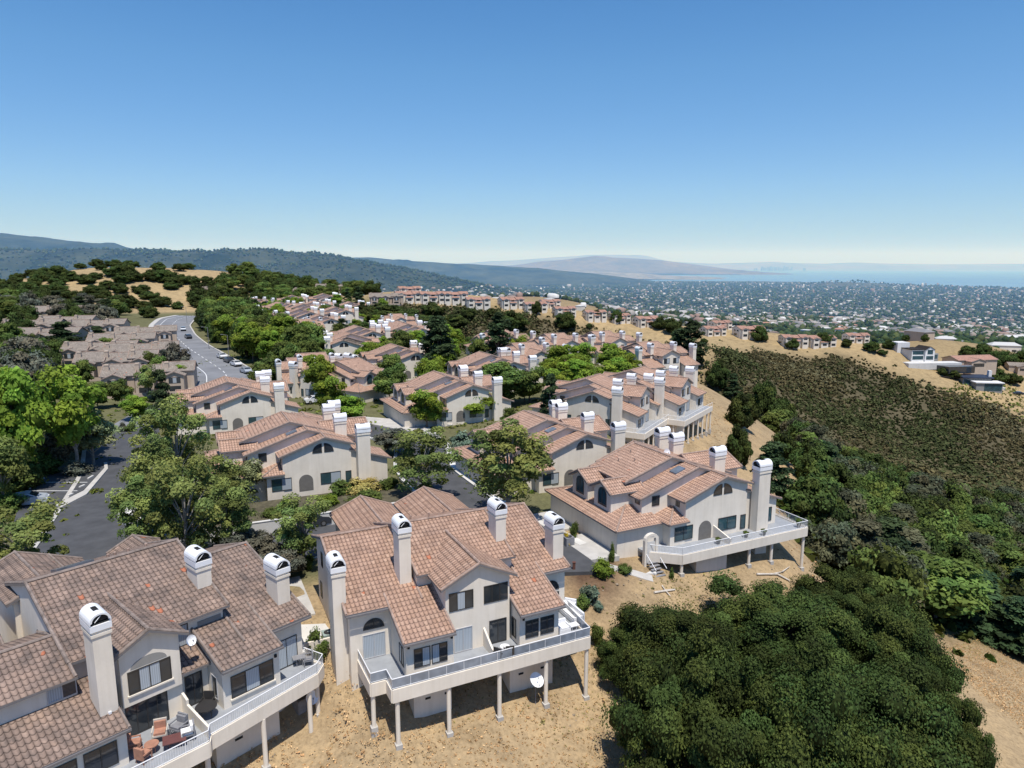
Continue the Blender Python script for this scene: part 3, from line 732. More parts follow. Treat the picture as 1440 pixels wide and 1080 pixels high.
def cars_proto(name, paint):
    m, n, b = newmat(name + '_paint'); b.inputs['Base Color'].default_value = (*paint, 1); b.inputs['Roughness'].default_value = .25; b.inputs['Coat Weight'].default_value = .6
    root = empty('parked_car', (0, 0, 0))
    # side profile extruded with tumblehome
    prof = [(-2.25, .45), (-2.28, .75), (-2.1, .95), (-1.55, 1.02), (-.85, 1.42), (.55, 1.45), (1.35, 1.05), (2.0, .92), (2.25, .7), (2.25, .4)]
    bd = MB(); nP = len(prof)
    def yw(z): return .9 if z < 1.0 else .9 - (z - 1.0) * .42
    for i in range(nP - 1):
        (x0, z0), (x1, z1) = prof[i], prof[i + 1]
        bd.face([(x0, -yw(z0), z0), (x1, -yw(z1), z1), (x1, yw(z1), z1), (x0, yw(z0), z0)][::-1], m)
    low = [(-2.25, .3), (2.25, .3)]
    belt = [(-2.25, .45), (-2.28, .75), (-2.1, .95), (-1.55, 1.02), (1.35, 1.05), (2.0, .92), (2.25, .7), (2.25, .4)]
    for sy in (-1, 1):
        f = [(x, sy * .9, z) for x, z in [(-2.2, .28)] + belt + [(2.2, .28)]]; bd.face(f if sy > 0 else f[::-1], m)
        f = [(-1.55, sy * .892, 1.02), (-.85, sy * yw(1.42), 1.42), (.55, sy * yw(1.45), 1.45), (1.35, sy * .88, 1.05)]; bd.face(f if sy > 0 else f[::-1], m)
    bd.box(-2.2, 2.2, -.88, .88, .26, .32, M['dark'])
    bd.build('body', root)
    g = MB()
    for sy in (-1, 1):
        y = lambda z: sy * (yw(z) + .015)
        f = [(-1.3, y(1.07), 1.07), (-.8, y(1.37), 1.37), (.48, y(1.39), 1.39), (1.1, y(1.09), 1.09)]; g.face(f if sy > 0 else f[::-1], M['glass'])
    g.face([(.62, -.68, 1.44), (1.3, -.82, 1.1), (1.3, .82, 1.1), (.62, .68, 1.44)], M['glass'])
    g.face([(-.92, -.68, 1.41), (-1.5, -.82, 1.07), (-1.5, .82, 1.07), (-.92, .68, 1.41)][::-1], M['glass'])
    g.build('window', root)
    for x in (-1.4, 1.4):
        for sy in (-1, 1):
            t = MB(); t.tube((x, sy * .72, .33), (x, sy * .93, .33), .33, .33, M['tyre'], 14); wl = t.build('wheel', root)
            r_ = MB(); r_.tube((x, sy * .9, .33), (x, sy * .945, .33), .2, .2, M['rim'], 10); r_.build('rim', wl)
    for sy in (-1, 1):
        q = MB(); q.box(2.2, 2.29, sy * .55 - .18, sy * .55 + .18, .62, .76, M['white']); q.build('headlight', root)
    return root
# ------------------------------------------------------------------ house in the middle foreground (seen from its deck side)
def house_centre():
    h = House('townhouse', (-12.45, 50.43, 0), 296, 'cream duplex with salmon tiled roof and long deck on posts, middle foreground', 'tile', cat='house')
    RP = lambda u: 3.03 + .326 * (10.73 - u)
    h.gable(-4.2, 6.95, -1.7, 3.4, -.5, 6.69, .326, .326, -2.6, og=.35, og1=0)
    h.gable(-4.2, 6.95, 10.7, 15.0, -.5, 6.69, .326, .326, -3.4, og=0, og1=.3)
    h.gable(-5, 6.15, 3.35, 10.8, 1, 7.35, .33, .33, -1, og=.15, og1=.15)
    h.gable(4.45, 9.3, 3, 8.92, 6.87, 6.78, .48, .48, -.3, axis='u', og=.4)
    h.shed(6.2, 10.2, 1.15, 4.5, 3.03, .326, -.3, over=(.5, .3, .02))
    h.shed(6.2, 10.15, 9.5, 12.65, 3.03, .326, -.3, over=(.5, .2, .25))
    # street side: two gabled garages
    for a, b in ((1.3, 6.3), (7.4, 12.6)): h.gable(a, b, -11.5, -4, (a + b) / 2, 5.6, .42, .42, -.5, axis='u')
    h.chimney(4.9, 6.35, -2.6, -1.72, -3.2, 6.75); h.chimney(4.3, 5.7, 2.25, 3.1, 3.8, 8.45)
    h.chimney(3.4, 4.8, 10.15, 11.0, 4.5, 8.25); h.chimney(5.0, 6.35, 14.3, 15.2, 2.5, 6.9)
    h.deck([(5.9, -1.2), (10.05, -1.15), (10.05, -.1), (11.3, -.1), (11.3, 14.6), (7.1, 14.95), (5, 14.9), (5, -1.2)],
           [(5.9, -1.2), (10.05, -1.15), (10.05, -.1), (11.3, -.1), (11.3, 14.6), (6.4, 14.95)], rails='glass',
           posts=[(9.9, -1.0), (11.15, .25), (11.15, 3.75), (11.15, 7.45), (11.15, 11.1), (11.15, 14.45)])
    st = MB(); st.prism([(3, 1.9), (9.4, 1.9), (9.4, 4.6), (3, 4.6)], -5, -.45, h.wall); st.prism([(3, 9.0), (9.6, 9.0), (9.6, 12.5), (3, 12.5)], -5.2, -.45, h.wall)
    st.prism([(2.6, 4.6), (4.5, 4.6), (4.5, 9.0), (2.6, 9.0)], -4, -.45, h.wall)
    for w_ in (2.7, 4.1, 9.7, 11.5): st.box(9.4, 9.425 if w_ < 6 else 9.625, w_, w_ + .38, -2.2, -2.05, M['dark'])
    h.part('storage_room', st)
    # windows
    h.win('u+', 6.95, -.85, .72, .38, 2.15, 2, 'b', name='sliding_door', fm='frame_w'); h.win('u+', 6.95, -.8, .68, 2.5, 3.25, arch=True)
    h.win('u+', 10.2, 1.72, 2.85, .85, 2.2, 2, 'db'); h.win('u+', 10.2, 2.95, 4.05, .85, 2.2, 2, 'bd')
    h.win('w-', 1.15, 8.9, 9.8, .85, 2.2, 2, 'bd')
    h.win('u+', 8.92, 5.02, 6.4, .38, 2.15, 2, 'b', name='sliding_door', fm='frame_w'); h.win('u+', 8.92, 7.7, 9.05, .38, 2.15, 2, 'd', name='sliding_door')
    h.win('u+', 8.92, 4.7, 6.5, 3.52, 4.85, 3, 'dbd'); h.win('u+', 8.92, 7.3, 9.15, 3.55, 4.85, 3, 'd')
    h.win('u+', 10.15, 9.95, 11.0, .88, 2.2, 2, 'd'); h.win('u+', 10.15, 11.15, 12.25, .88, 2.2, 2, 'd')
    h.win('w-', 9.5, 8.95, 9.6, .7, 2.15, 1, 'd')
    h.win('u+', 6.95, 13.1, 14.5, 2.3, 3.1, arch=True); h.win('u+', 6.95, 13.1, 14.5, .38, 2.1, 2, 'd', name='sliding_door')
    h.win('w-', -1.7, -3.2, -2.6, .7, 2.0, 1, 'd'); h.win('w-', -1.7, -2.4, -1.8, 3.6, 4.8, 1, 'd')
    p = MB(); p.obox((8.92, 7.3, 1.75), (10.3, 7.3, .95), .14, -1.4, 0, h.wall); p.obox((10.3, 7.3, .95), (11.2, 7.3, .8), .14, -.6, 0, h.wall); h.part('privacy_wall', p)
    for w_ in (1.3, 4.3, 9.7): lt = MB(); lt.box(10.2, 10.3, w_, w_ + .13, 2.35, 2.55, M['dark']); h.part('wall_lamp', lt)
    for w0, w1, u, z in ((.9, 4.5, 10.74, 2.93), (9.3, 12.9, 10.69, 2.93), (-2, 1.0, 7.46, 4.0), (12.7, 15.2, 7.46, 4.0)): gu = MB(); gu.box(u - .02, u + .1, w0, w1, z - .1, z + .03, M['eave']); h.part('gutter', gu)
    gu = MB(); gu.tube((10.25, 1.2, 2.8), (10.25, 1.2, -.2), .04, .04, M['stucco'], 6); h.part('downpipe', gu)
    for x, y in ((-1.6, 7), (-2.2, 5.6), (-3, 8.8)): v = MB(); v.tube((x, y, 7.35 - .33 * (1 - x) - .1), (x, y, 7.35 - .33 * (1 - x) + .35), .08, .08, M['ridge'], 6); h.part('vent_pipe', v)
    sv = MB()  # side landing and stairs at the gable end
    sv.box(-1.5, 3.6, -4.2, -1.95, -1.2, -.15, M['conc_w']); sv.box(3.5, 3.66, -4.2, -1.95, -.15, .7, h.wall); sv.box(-1.5, 3.66, -4.32, -4.2, -1.2, .7, h.wall)
    h.part('side_landing', sv)
    h.finish(); return h
def house_left():
    h = House('townhouse', (-31.27, 38.43, 0), 318, 'large cream duplex with weathered brown tiled roof, cut by the lower left corner', 'tile_d')
    h.gable(-4, 8.95, 11.1, 15.4, 1, 6.44, .33, .33, -2.6, og=.0, og1=.5)
    h.shed(6.5, 10.3, 9.2, 12.95, 3.2, .33, -.3, over=(.5, .25, .05))
    h.gable(-5, 6.9, 2.3, 11.05, 0, 7.8, .327, .327, -1, og=.2, og1=.3)
    h.gable(4.15, 7.4, 3, 8.98, 5.72, 6.72, .5, .5, 2.4, axis='u', og=.42)
    h.W.prism([(4, 4.1), (8.7, 4.1), (8.7, 7.5), (4, 7.5)], -1, 2.41, h.wall)
    h.shed(6.3, 8.4, 7.52, 9.18, 2.95, .33, -1, over=(.5, .1, .0))
    h.gable(1.6, 7.9, -8, 2.3, 4.9, 6.16, .33, .33, -1, og=.3, og1=0)
    h.shed(6.8, 10.9, -8, 3.6, 2.72, .3, -1, over=(.5, .3, .12))
    h.gable(-6, 1.7, -8, .4, -2.2, 5.1, .33, .33, -1)
    h.gable(4.2, 7.6, -10, -3, 5.9, 5.4, .45, .45, -1, axis='u'); h.gable(10.2, 13.4, -10, -3, 11.8, 5.2, .45, .45, -1, axis='u')
    h.gable(2.0, 5.2, -9.4, -3, 3.7, 6.5, .42, .42, -1, axis='u')
    h.chimney(8.55, 10.0, 2.72, 3.62, 2.6, 8.0); h.chimney(3.7, 5.2, 10.3, 11.25, 4.5, 7.6); h.chimney(6.2, 7.7, 14.5, 15.42, 3, 6.4)
    front = [(12.6, -8), (12.6, 7.2), (12.1, 7.5), (11.3, 15), (10.6, 15.9), (8.95, 15.5)]
    h.deck([(12.6, -8), (12.6, 7.2), (12.1, 7.5), (11.3, 15), (10.6, 15.9), (8.9, 15.5), (6, 15.3), (6, -8)], front, rails='bal',
           posts=[(11.2, 14.4), (10.7, 15.3), (11.7, 10.9), (12.2, 7.2), (12.3, 5.4), (12.35, 3), (12.35, 0)])
    st = MB(); st.prism([(2, 8.6), (10.1, 8.6), (10.1, 12.8), (2, 12.8)], -5.2, -.45, h.wall); st.prism([(2, -8), (9, -8), (9, 5), (2, 5)], -6, -.45, h.wall)
    st.box(10.1, 10.125, 9.8, 10.3, -2.2, -2.05, M['dark']); h.part('storage_room', st)
    h.win('u+', 10.3, 9.7, 12.5, .85, 2.3, 3, 'dbd', sill=True); h.win('w-', 9.2, 8.9, 9.6, .7, 2.2, 1, 'd', fm='frame_w')
    h.win('u+', 8.95, 13.4, 15.0, .38, 2.4, 2, 'b', name='sliding_door')
    h.win('u+', 8.4, 7.75, 8.8, .38, 2.4, 2, 'd', name='sliding_door'); h.win('u+', 6.9, 7.9, 8.8, 3.6, 5.0, 1, 'b')
    vt = MB(); vt.box(6.9, 6.94, 9.4, 10.9, 4.45, 4.8, M['stucco_shade']); h.part('attic_vent', vt)
    h.win('u+', 8.98, 4.5, 6.85, 3.05, 4.45, 4, 'dbbd', sill=True)
    ar = MB(); A = [(8.985, 5.68 - 1.0 * math.cos(math.pi * k / 14), 4.5 + .55 * math.sin(math.pi * k / 14)) for k in range(15)]; ar.face(A, M['stucco_shade']); h.part('arch_shade', ar)  # flat arch on the gable wall, its shade painted in grey
    h.win('u+', 8.7, 4.3, 6.6, .38, 2.35, 4, 'd', name='sliding_door')
    h.win('u+', 7.9, .9, 2.3, 3.85, 4.85, 2, 'bd', fm='frame_w')
    h.win('u+', 10.9, 1.5, 3.1, .7, 2.05, 2, 'd'); h.win('u+', 10.9, -.6, 1.2, .5, 2.05, 2, 'd'); h.win('u+', 10.9, -3.2, -1, .5, 2.05, 2, 'd')
    h.win('w-', 2.3, .9, 1.6, 3.9, 5.0, 1, 'd')
    p = MB(); p.obox((8.7, 7.45, 1.7), (9.4, 7.45, 1.5), .14, -1.4, 0, h.wall); p.obox((9.4, 7.45, 1.2), (12.1, 7.45, 1.05), .14, -1.2, 0, h.wall); h.part('privacy_wall', p)
    sk_ = MB(); z = lambda u: 7.8 - .327 * (0 - u); sk_.prism([(-2.9, 4.2), (-1.5, 4.2), (-1.5, 6.4), (-2.9, 6.4)], [z(-2.9), z(-1.5), z(-1.5), z(-2.9)], [z(-2.9) + .2, z(-1.5) + .2, z(-1.5) + .2, z(-2.9) + .2], M['sky_l']); h.part('skylight', sk_)
    for x, y in ((-1.3, 7.2), (-1.5, 7.7), (-1.7, 8.6), (-1.2, 9.6)): v = MB(); v.tube((x, y, z(x) - .1), (x, y, z(x) + .28), .1, .1, M['ridge'], 6); h.part('vent_pipe', v)
    lt = MB(); lt.box(9.99, 10.08, 3.1, 3.25, 3.1, 3.25, M['white']); h.part('wall_lamp', lt); lt = MB(); lt.box(10.3, 10.4, 12.6, 12.75, 2.3, 2.5, M['dark']); h.part('wall_lamp', lt)
    
    for bb in ((10.82, 10.92, 9.0, 13.0, 3.0, 3.12), (9.42, 9.5, 12.9, 15.9, 3.42, 3.54), (11.42, 11.5, -8.2, 3.7, 2.54, 2.66)): gu = MB(); gu.box(*bb, M['eave']); h.part('gutter', gu)
    h.finish(); return h
HC = house_centre(); HL = house_left()
HB = duplex('townhouse', (19.07, 65.22, 0), 26, 'pink-tiled cream duplex with a wraparound deck, standing alone at the edge of the right-hand slope', 'tile_b', True)
# garden gate arch and steps on the right-hand house
g = MB(); A0 = [(-7.9, 0.), (-7.9, 1.9)] ; 
g.box(-7.75, -7.5, -.6, -.25, -.9, 1.7, M['stucco']); g.box(-6.5, -6.2, -.6, -.25, -.9, 1.7, M['stucco'])
nn = 8; cx, rx = -6.98, .66
for k in range(nn):
    a0, a1 = math.pi * k / nn, math.pi * (k + 1) / nn
    g.face([(cx - rx * 1.15 * math.cos(a0), -.6, 1.7 + .62 * math.sin(a0)), (cx - rx * 1.15 * math.cos(a1), -.6, 1.7 + .62 * math.sin(a1)), (cx - rx * .72 * math.cos(a1), -.6, 1.7 + .36 * math.sin(a1)), (cx - rx * .72 * math.cos(a0), -.6, 1.7 + .36 * math.sin(a0))], M['stucco'])
    g.face([(cx - rx * 1.15 * math.cos(a0), -.6, 1.7 + .62 * math.sin(a0)), (cx - rx * 1.15 * math.cos(a0), -.25, 1.7 + .62 * math.sin(a0)), (cx - rx * 1.15 * math.cos(a1), -.25, 1.7 + .62 * math.sin(a1)), (cx - rx * 1.15 * math.cos(a1), -.6, 1.7 + .62 * math.sin(a1))], M['stucco'])
HB.part('gate_arch', g); g = MB(); g.box(-7.5, -6.5, -.45, -.4, -.6, 1.5, M['gate']); HB.part('gate', g)
g = MB()
for k in range(5): g.box(-7.5, -6.4, -.9 - .3 * k, -.62 - .3 * k, -.5 - .2 * k, -.44 - .2 * k, M['wicker'])
g.obox((-7.55, -.6, .35), (-7.55, -2.1, -.65), .05, 0, .06, M['white']); g.obox((-6.35, -.6, .35), (-6.35, -2.1, -.65), .05, 0, .06, M['white']); HB.part('steps', g)
HB.finish()

# ------------------------------------------------------------------ houses behind, copies of two prototypes with their parts
P_IN = duplex('townhouse', (0, 0, 0), 26, 'x', 'tile_b', False, lod=1).finish()
P_DK = duplex('townhouse', (0, 0, 0), 26, 'x', 'tile_b', 'side', lod=1).finish()
def strip_far(root, keep):
    for c in list(root.children):
        if c.name.split('.')[0] not in keep:
            for g_ in list(c.children): bpy.data.objects.remove(g_)
            bpy.data.objects.remove(c)
used = {}
def place(proto, x, y, z, ang, label, group=None, sc=1.):
    o = proto if proto.name not in used else copy_tree(proto)
    used[proto.name] = 1; used[o.name] = 1
    o.location = (x, y, z); o.rotation_euler = (0, 0, R(ang)); o['label'] = label; o['category'] = 'house'; o.scale = (sc, sc, sc)
    if group: o['group'] = group
    elif 'group' in o: del o['group']
    return o
def by_apex(proto, u, v, ang, label, z=0., sc=1., **k):
    "put the apex of the near gable where the photo shows it"
    x, y, _ = gz(u, v, z + 6.5 * sc); a = R(ang); c_, s_ = math.cos(a), math.sin(a)
    return place(proto, x - (2.2 * c_ + .35 * s_) * sc, y - (2.2 * s_ - .35 * c_) * sc, z, ang, label, sc=sc, **k)
by_apex(P_IN, 457, 615, 26, 'cream duplex with arched porch behind the pale retaining wall, left of centre', z=.9)
by_apex(P_IN, 827, 611, 26, 'cream duplex with twin quarter-round attic windows and a satellite dish, behind the right-hand deck house')
by_apex(P_IN, 666, 542, 26, 'duplex with a long garage wall and stepped roofs behind the round bright tree', z=.2)
by_apex(P_IN, 353, 551, 26, 'tiled duplex by the curving road, its chimneys standing in front of the parked cars', z=0)
by_apex(P_IN, 525, 466, 26, 'small pale duplex with stepped roofs left of the tall dark conifer', z=.6)
def by_chimney(u, v, ang, label):
    x, y, _ = gz(u, v, -1.5); a = R(ang); c_, s_ = math.cos(a), math.sin(a)
    place(P_DK, x - (6.5 * c_ + .5 * s_), y - (6.5 * s_ - .5 * c_), 0, ang, label)
by_chimney(866, 622, 331, 'nearer of the two deck houses standing end-on above the dry slope')
by_chimney(925, 603, 327, 'farther of the two deck houses standing end-on above the dry slope, beside twin dark conifers')
GR = 'tiled town houses in the far part of the complex'
for i, (u, v, ang, pr) in enumerate([(520, 548, 150, P_IN), (478, 502, 206, P_IN), (585, 492, 26, P_IN), (668, 503, 296, P_IN), (748, 510, 296, P_IN),
        (815, 506, 296, P_IN), (700, 528, 296, P_IN), (455, 478, 116, P_IN), (430, 462, 26, P_IN), (480, 458, 26, P_IN), (405, 448, 40, P_IN),
        (345, 455, 60, P_IN), (385, 468, 60, P_IN), (370, 440, 60, P_IN), (328, 445, 60, P_IN), (452, 445, 26, P_IN), (500, 447, 26, P_IN), (432, 480, 116, P_IN), (540, 480, 26, P_IN), (415, 436, 20, P_IN), (460, 434, 20, P_IN)]):
    x, y, z = gpx(u, v); place(pr, x, y, z, ang, 'tiled cream town house among the trees in the far part of the complex', GR)
rg_h = np.random.default_rng(41)
def roomy(x, y, d=21):
    cx, cy = x - 7 * math.sin(R(26)), y + 7 * math.cos(R(26))
    for o in COL.objects:
        if o.type == 'EMPTY' and o.get('category') == 'house':
            a = o.rotation_euler.z; ox, oy = o.location.x - 7.5 * math.sin(a), o.location.y + 7.5 * math.cos(a)
            if math.hypot(ox - cx, oy - cy) < d: return False
    return True
for j in range(16):
    for i in range(12):
        x0, y0 = -128 + i * 17 + (j % 2) * 8, 128 + j * 19
        x, y = x0 + rg_h.uniform(-2, 2), y0 + rg_h.uniform(-2, 2)
        if not inpoly(np.array([x]), np.array([y]), [(-48, 128), (14, 132), (22, 150), (28, 168), (22, 215), (-15, 228), (-48, 245), (-56, 330), (-80, 380), (-120, 405), (-128, 335), (-96, 262), (-66, 205)])[0] or not roomy(x, y, 20.5): continue
        place(P_IN, x, y, h1(x, y) + .1, [26, 26, 206, 116, 296][int(rg_h.integers(5))], 'tiled cream town house among the trees in the far part of the complex', GR)

def grey_house():
    h = House('terraced_house', (0, 0, 0), 0, 'x', 'tile_grey', 'stucco_pink')
    for k in range(3):
        o = k * 6.5; h.gable(-6, 5 - .6 * k, o, o + 7, -.5, 6.8 - .5 * (k % 2), .36, .36, -3)
        h.gable(o + 1, o + 5, 2, 7.5, o + 3, 5.4, .42, .42, -3, axis='u')
        h.chimney(1.5, 2.7, o + .5, o + 1.4, 4, 7.2, cap=False)
        h.win('u+', 7.5, o + 1.7, o + 4.3, 2.6, 4.0, 3, 'dbd'); h.win('u+', 7.5, o + 1.7, o + 4.3, .1, 1.9, 3, 'd')
    h.win('w-', 0, -3, -1, 3.2, 4.4, 2, 'd'); h.win('w-', 0, 1, 3, 3.2, 4.4, 2, 'd'); h.win('w-', 0, -3, -1, .5, 1.9, 2, 'd')
    b = MB(); b.box(7.5, 9.2, -.5, 18, -.3, 0, M['deck']); b.box(9.1, 9.2, -.5, 18, 0, .9, M['stucco_pink'])
    for w_ in range(0, 19, 3): b.box(9.0, 9.15, w_ - .3, w_ - .15, -3, 0, M['wood'])
    h.part('balcony', b); return h.finish()
P_GR = grey_house(); bpy.context.view_layer.update()
GG = 'grey-roofed terraced houses on the left beyond the trees'
for i, (u, v, ang) in enumerate([(150, 552, 290), (112, 530, 290), (150, 515, 295), (128, 498, 290), (95, 512, 285), (165, 486, 295), (60, 468, 280), (30, 488, 280), (100, 474, 285), (45, 452, 290), (10, 474, 280), (278, 417, 270), (445, 412, 280), (405, 418, 260), (490, 408, 270), (520, 428, 280)]):
    x, y, z = gpx(u, v); place(P_GR, x, y, z, ang, 'brown-grey roofed terraced house among trees in the left half', GG, .88)

def ridge_house():
    h = House('ridge_house', (0, 0, 0), 0, 'x', 'tile_far', 'stucco')
    for k in range(3):
        o = k * 6.
        h.gable(-6, 5, o, o + 6.0, 0, 8.2 - .5 * (k % 2), .34, .34, -4, og=.3)
        if k % 2 == 0: h.gable(o + .8, o + 4.6, 2, 7.2, o + 2.7, 7.0, .45, .45, -4, axis='u')
        else: h.shed(4.5, 7.0, o + .3, o + 5.2, 3.4, .3, -4)
        c = 7.2 if k % 2 == 0 else 7.0
        h.win('u+', c, o + 1.3, o + 4.1, .6, 2.4, 3, 'd'); h.win('u+', c if k % 2 == 0 else 5, o + 1.5, o + 4., 4.4, 5.7, 2, 'd')
    h.win('w-', 0, -3, -1.2, 4, 5.2, 2, 'd'); h.win('w-', 0, 1, 3, 4, 5.2, 2, 'd'); h.win('w-', 0, -3, 1, .8, 2.4, 2, 'd')
    return h.finish()
P_RD = ridge_house(); bpy.context.view_layer.update()
GRR = 'row of salmon-roofed houses along the far ridge'
for i, (u, v, ang, sc) in enumerate([(556, 424, 292, 1.0), (590, 424, 290, 1.), (622, 424, 285, 1.), (655, 431, 285, .95), (703, 431, 290, .95), (737, 437, 285, .9), (779, 443, 285, .85), (822, 448, 285, .85), (858, 452, 290, .8), (893, 458, 290, .95),
        (935, 454, 290, .8), (988, 471, 285, .85), (1035, 473, 280, 1.), (1098, 484, 270, .9), (1135, 486, 275, .95), (1188, 480, 270, .8), (1000, 462, 290, .8), (560, 415, 290, .9), (760, 432, 290, .8), (850, 441, 290, .8)]):
    x, y, z = gpx(u, v); place(P_RD, x, y, z, ang, 'salmon-roofed multi-storey house on the crest of the far ridge', GRR, sc * .76).scale.z = sc * .66

def modern_house():
    r = empty('modern_house', (*gpx(1292, 505)[:3],), R(5), 'white three-storey modern house with gabled glass front on the right-hand spur', 'house')
    b = MB(); b.box(-9, 0, -6, 6, -3, 6.5, M['stucco_white']); b.box(-12, -4, 4, 12, -3, 10, M['stucco_white']); b.box(1, 9, -5, 5, -3, 4, M['stucco_shade'])
    b.prism([(-1, -7), (5, -7), (5, 4), (-1, 4)], -3, [6.5, 6.5, 6.5, 6.5], M['stucco_white']); b.build('wall', r)
    f = MB(); f.face([(-1.4, -7.4, 6.5), (2, -7.4, 8.6), (2, 4, 8.6), (-1.4, 4, 6.5)], M['tile_grey']); f.face([(2, -7.4, 8.6), (5.4, -7.4, 6.5), (5.4, 4, 6.5), (2, 4, 8.6)], M['tile_grey']); f.face([(-1, -7, 6.5), (5, -7, 6.5), (2, -7, 8.5)], M['stucco_white'])
    f.box(-9.5, 0, -6.5, 6.5, 6.5, 6.9, M['tile_grey']); f.build('roof', r)
    for x0, x1, z0, z1, y in ((-8.5, -1.5, .5, 2.8, -6.03), (-8.5, -1.5, 3.6, 5.8, -6.03), (-.3, 4.3, .5, 2.8, -7.03), (.3, 3.8, 3.8, 6.6, -7.03), (1.5, 8.5, .8, 3.2, -5.03)):
        g = MB(); g.box(x0, x1, y, y + .1, z0, z1, M['glass_b']); g.build('window', r)
    t = MB(); t.box(-16, 18, -14, -6, -4.5, -.6, M['conc_w']); t.prism([(4, -22), (22, -20), (22, -14), (2, -14)], -6, -1.8, M['glass']); t.build('terrace', r); r.scale = (.78,) * 3
modern_house()
def dark_house():
    r = empty('modern_house', (*gpx(1376, 542)[:3],), R(-8), 'dark flat-roofed modern house with wide glass front at the right end of the spur', 'house')
    b = MB(); b.box(-9, 5, -2, 8, -3, 4, M['stucco_shade']); b.box(-5, 8, -8, -1, -4, 2.5, M['stucco_shade']); b.build('wall', r)
    f = MB(); f.box(-20, -5, 1, 7, 3.6, 4.2, M['tile_grey']); f.box(-9.6, 6, -3, 9, 4.2, 4.8, M['navy']); f.box(-5.5, 8.5, -8.6, -1, 2.5, 3.0, M['stucco_white']); f.box(5, 6.5, 1, 3, 3, 8, M['stucco_white']); f.build('roof', r)
    for x0, x1, z0, z1, y in ((-1, 7.6, -1.6, 2.2, -8.04), (-8.5, 4.5, .8, 3.6, -2.04)):
        g = MB(); g.box(x0, x1, y, y + .1, z0, z1, M['glass_b']); g.build('window', r)
    t = MB(); t.box(-22, 12, -3, 3, -3, -.4, M['conc_w']); t.build('terrace', r); r.scale = (.85,) * 3
dark_house()
def villa(u, v, ang, label, tile, sc=1.):
    x, y, z = gpx(u, v); h = House('villa', (x, y, z), ang, label, tile, 'stucco_pink')
    h.gable(-5, 5, 0, 22, 0, 5.2, .3, .3, -4); h.gable(4, 12, 3, 9, 8, 4.6, .3, .3, -4, axis='u'); h.win('u+', 9.0, 5, 11, .8, 2.4, 4, 'd'); h.finish()
villa(1335, 515, 280, 'long red-tiled villa between the white and the dark modern houses', 'tile_far'); villa(1415, 520, 250, 'low tiled house half hidden by trees at the right edge', 'tile_grey')

# ------------------------------------------------------------------ roads, kerbs, walls
def strip(name, pts, width, mat, lift=.06, step=1.5, off=0., kind='structure', label=None, cat=None, dash=None, closed=False):
    P = [Vector(p) for p in pts]; L_ = [0]
    for a, b in zip(P[:-1], P[1:]): L_.append(L_[-1] + (b - a).length)
    n = max(2, int(L_[-1] / step)); S = np.linspace(0, L_[-1], n + 1)
    xs = np.interp(S, L_, [p.x for p in P]); ys = np.interp(S, L_, [p.y for p in P])
    for _ in range(int(6 / step) + 2): xs[1:-1] = (xs[:-2] + 2 * xs[1:-1] + xs[2:]) / 4; ys[1:-1] = (ys[:-2] + 2 * ys[1:-1] + ys[2:]) / 4
    tx = np.gradient(xs); ty = np.gradient(ys); ll = np.hypot(tx, ty); nx, ny = -ty / ll, tx / ll
    m = max(1, int(width / 2)); b = MB(); rows = []
    for j in range(m + 1):
        o = off - width / 2 + width * j / m; X = xs + nx * o; Y = ys + ny * o; Z = H(X, Y, False) + lift; Z = np.maximum(Z, H(X, Y) + lift * .6)
        rows.append((X, Y, Z))
    for i in range(n):
        if dash and (i // dash) % 2: continue
        for j in range(m):
            q = [(rows[a][0][k], rows[a][1][k], rows[a][2][k]) for a, k in ((j, i), (j, i + 1), (j + 1, i + 1), (j + 1, i))]
            b.face(q[::-1], mat)
            if j == 0: b.face([q[0], q[1], (*q[1][:2], q[1][2] - .25), (*q[0][:2], q[0][2] - .25)], mat)
            if j == m - 1: b.face([q[2], q[3], (*q[3][:2], q[3][2] - .25), (*q[2][:2], q[2][2] - .25)], mat)
    return tag(b.build(name), label, cat, kind=kind)
RA = [(-66, 116), (-59, 103), (-51.5, 90), (-46.5, 78), (-41.5, 66), (-37, 54)]
RB = [(-46, 64), (-34, 59.5), (-24.5, 62.8), (-11.2, 69.2), (-5, 72.5)]
RC = [(3.5, 62), (-5.3, 75.5), (-12, 90), (-14, 104), (-22, 112), (-34, 116)]
RR = [gpx(*q_)[:2] for q_ in ((272, 445), (250, 450), (241, 459), (246, 473), (264, 490), (291, 508), (318, 526))] + [(-62, 150)]
strip('road', RA, 10, M['asph'], .10); strip('road', RB, 8, M['asph'], .13); strip('road', RC, 7, M['asph'], .16); strip('road', RR, 13, M['asph_l'], .3, 4)
strip('road', [(-62, 150), (-66, 130), (-63, 114)], 9, M['asph_l'], .2, 3)
strip('kerb', RC, .45, M['conc_w'], .28, off=3.7); strip('kerb', RC, .9, M['conc_w'], .26, off=-4.1); strip('kerb', RB, .35, M['conc'], .25, off=-4.2); strip('kerb', RA, .5, M['conc'], .24, off=-5.2)
strip('kerb', RR, .5, M['conc'], .45, 4, off=6.7); strip('kerb', RR, 1.8, M['conc'], .45, 4, off=-7.4)
strip('lane_line', RR, .18, M['paint'], .34, 3, dash=1); strip('lane_line', RR, .18, M['paint'], .34, 3, off=-4.4)
def patch(name, poly, mat, z=.1, kind='structure', **k):
    b = MB(); b.prism(poly, z - .5, z, mat); return tag(b.build(name), kind=kind, **k)
gp = lambda *q: [gz(u, v, 0)[:2] for u, v in q]
patch('parking_lot', gp((20, 735), (88, 706), (118, 690), (148, 658), (92, 655), (62, 668), (30, 700)), M['asph'], .12)
patch('kerb', gp((78, 712), (118, 692), (147, 660), (146, 652), (151, 652), (152, 661), (122, 697), (84, 717)), M['conc'], .22)
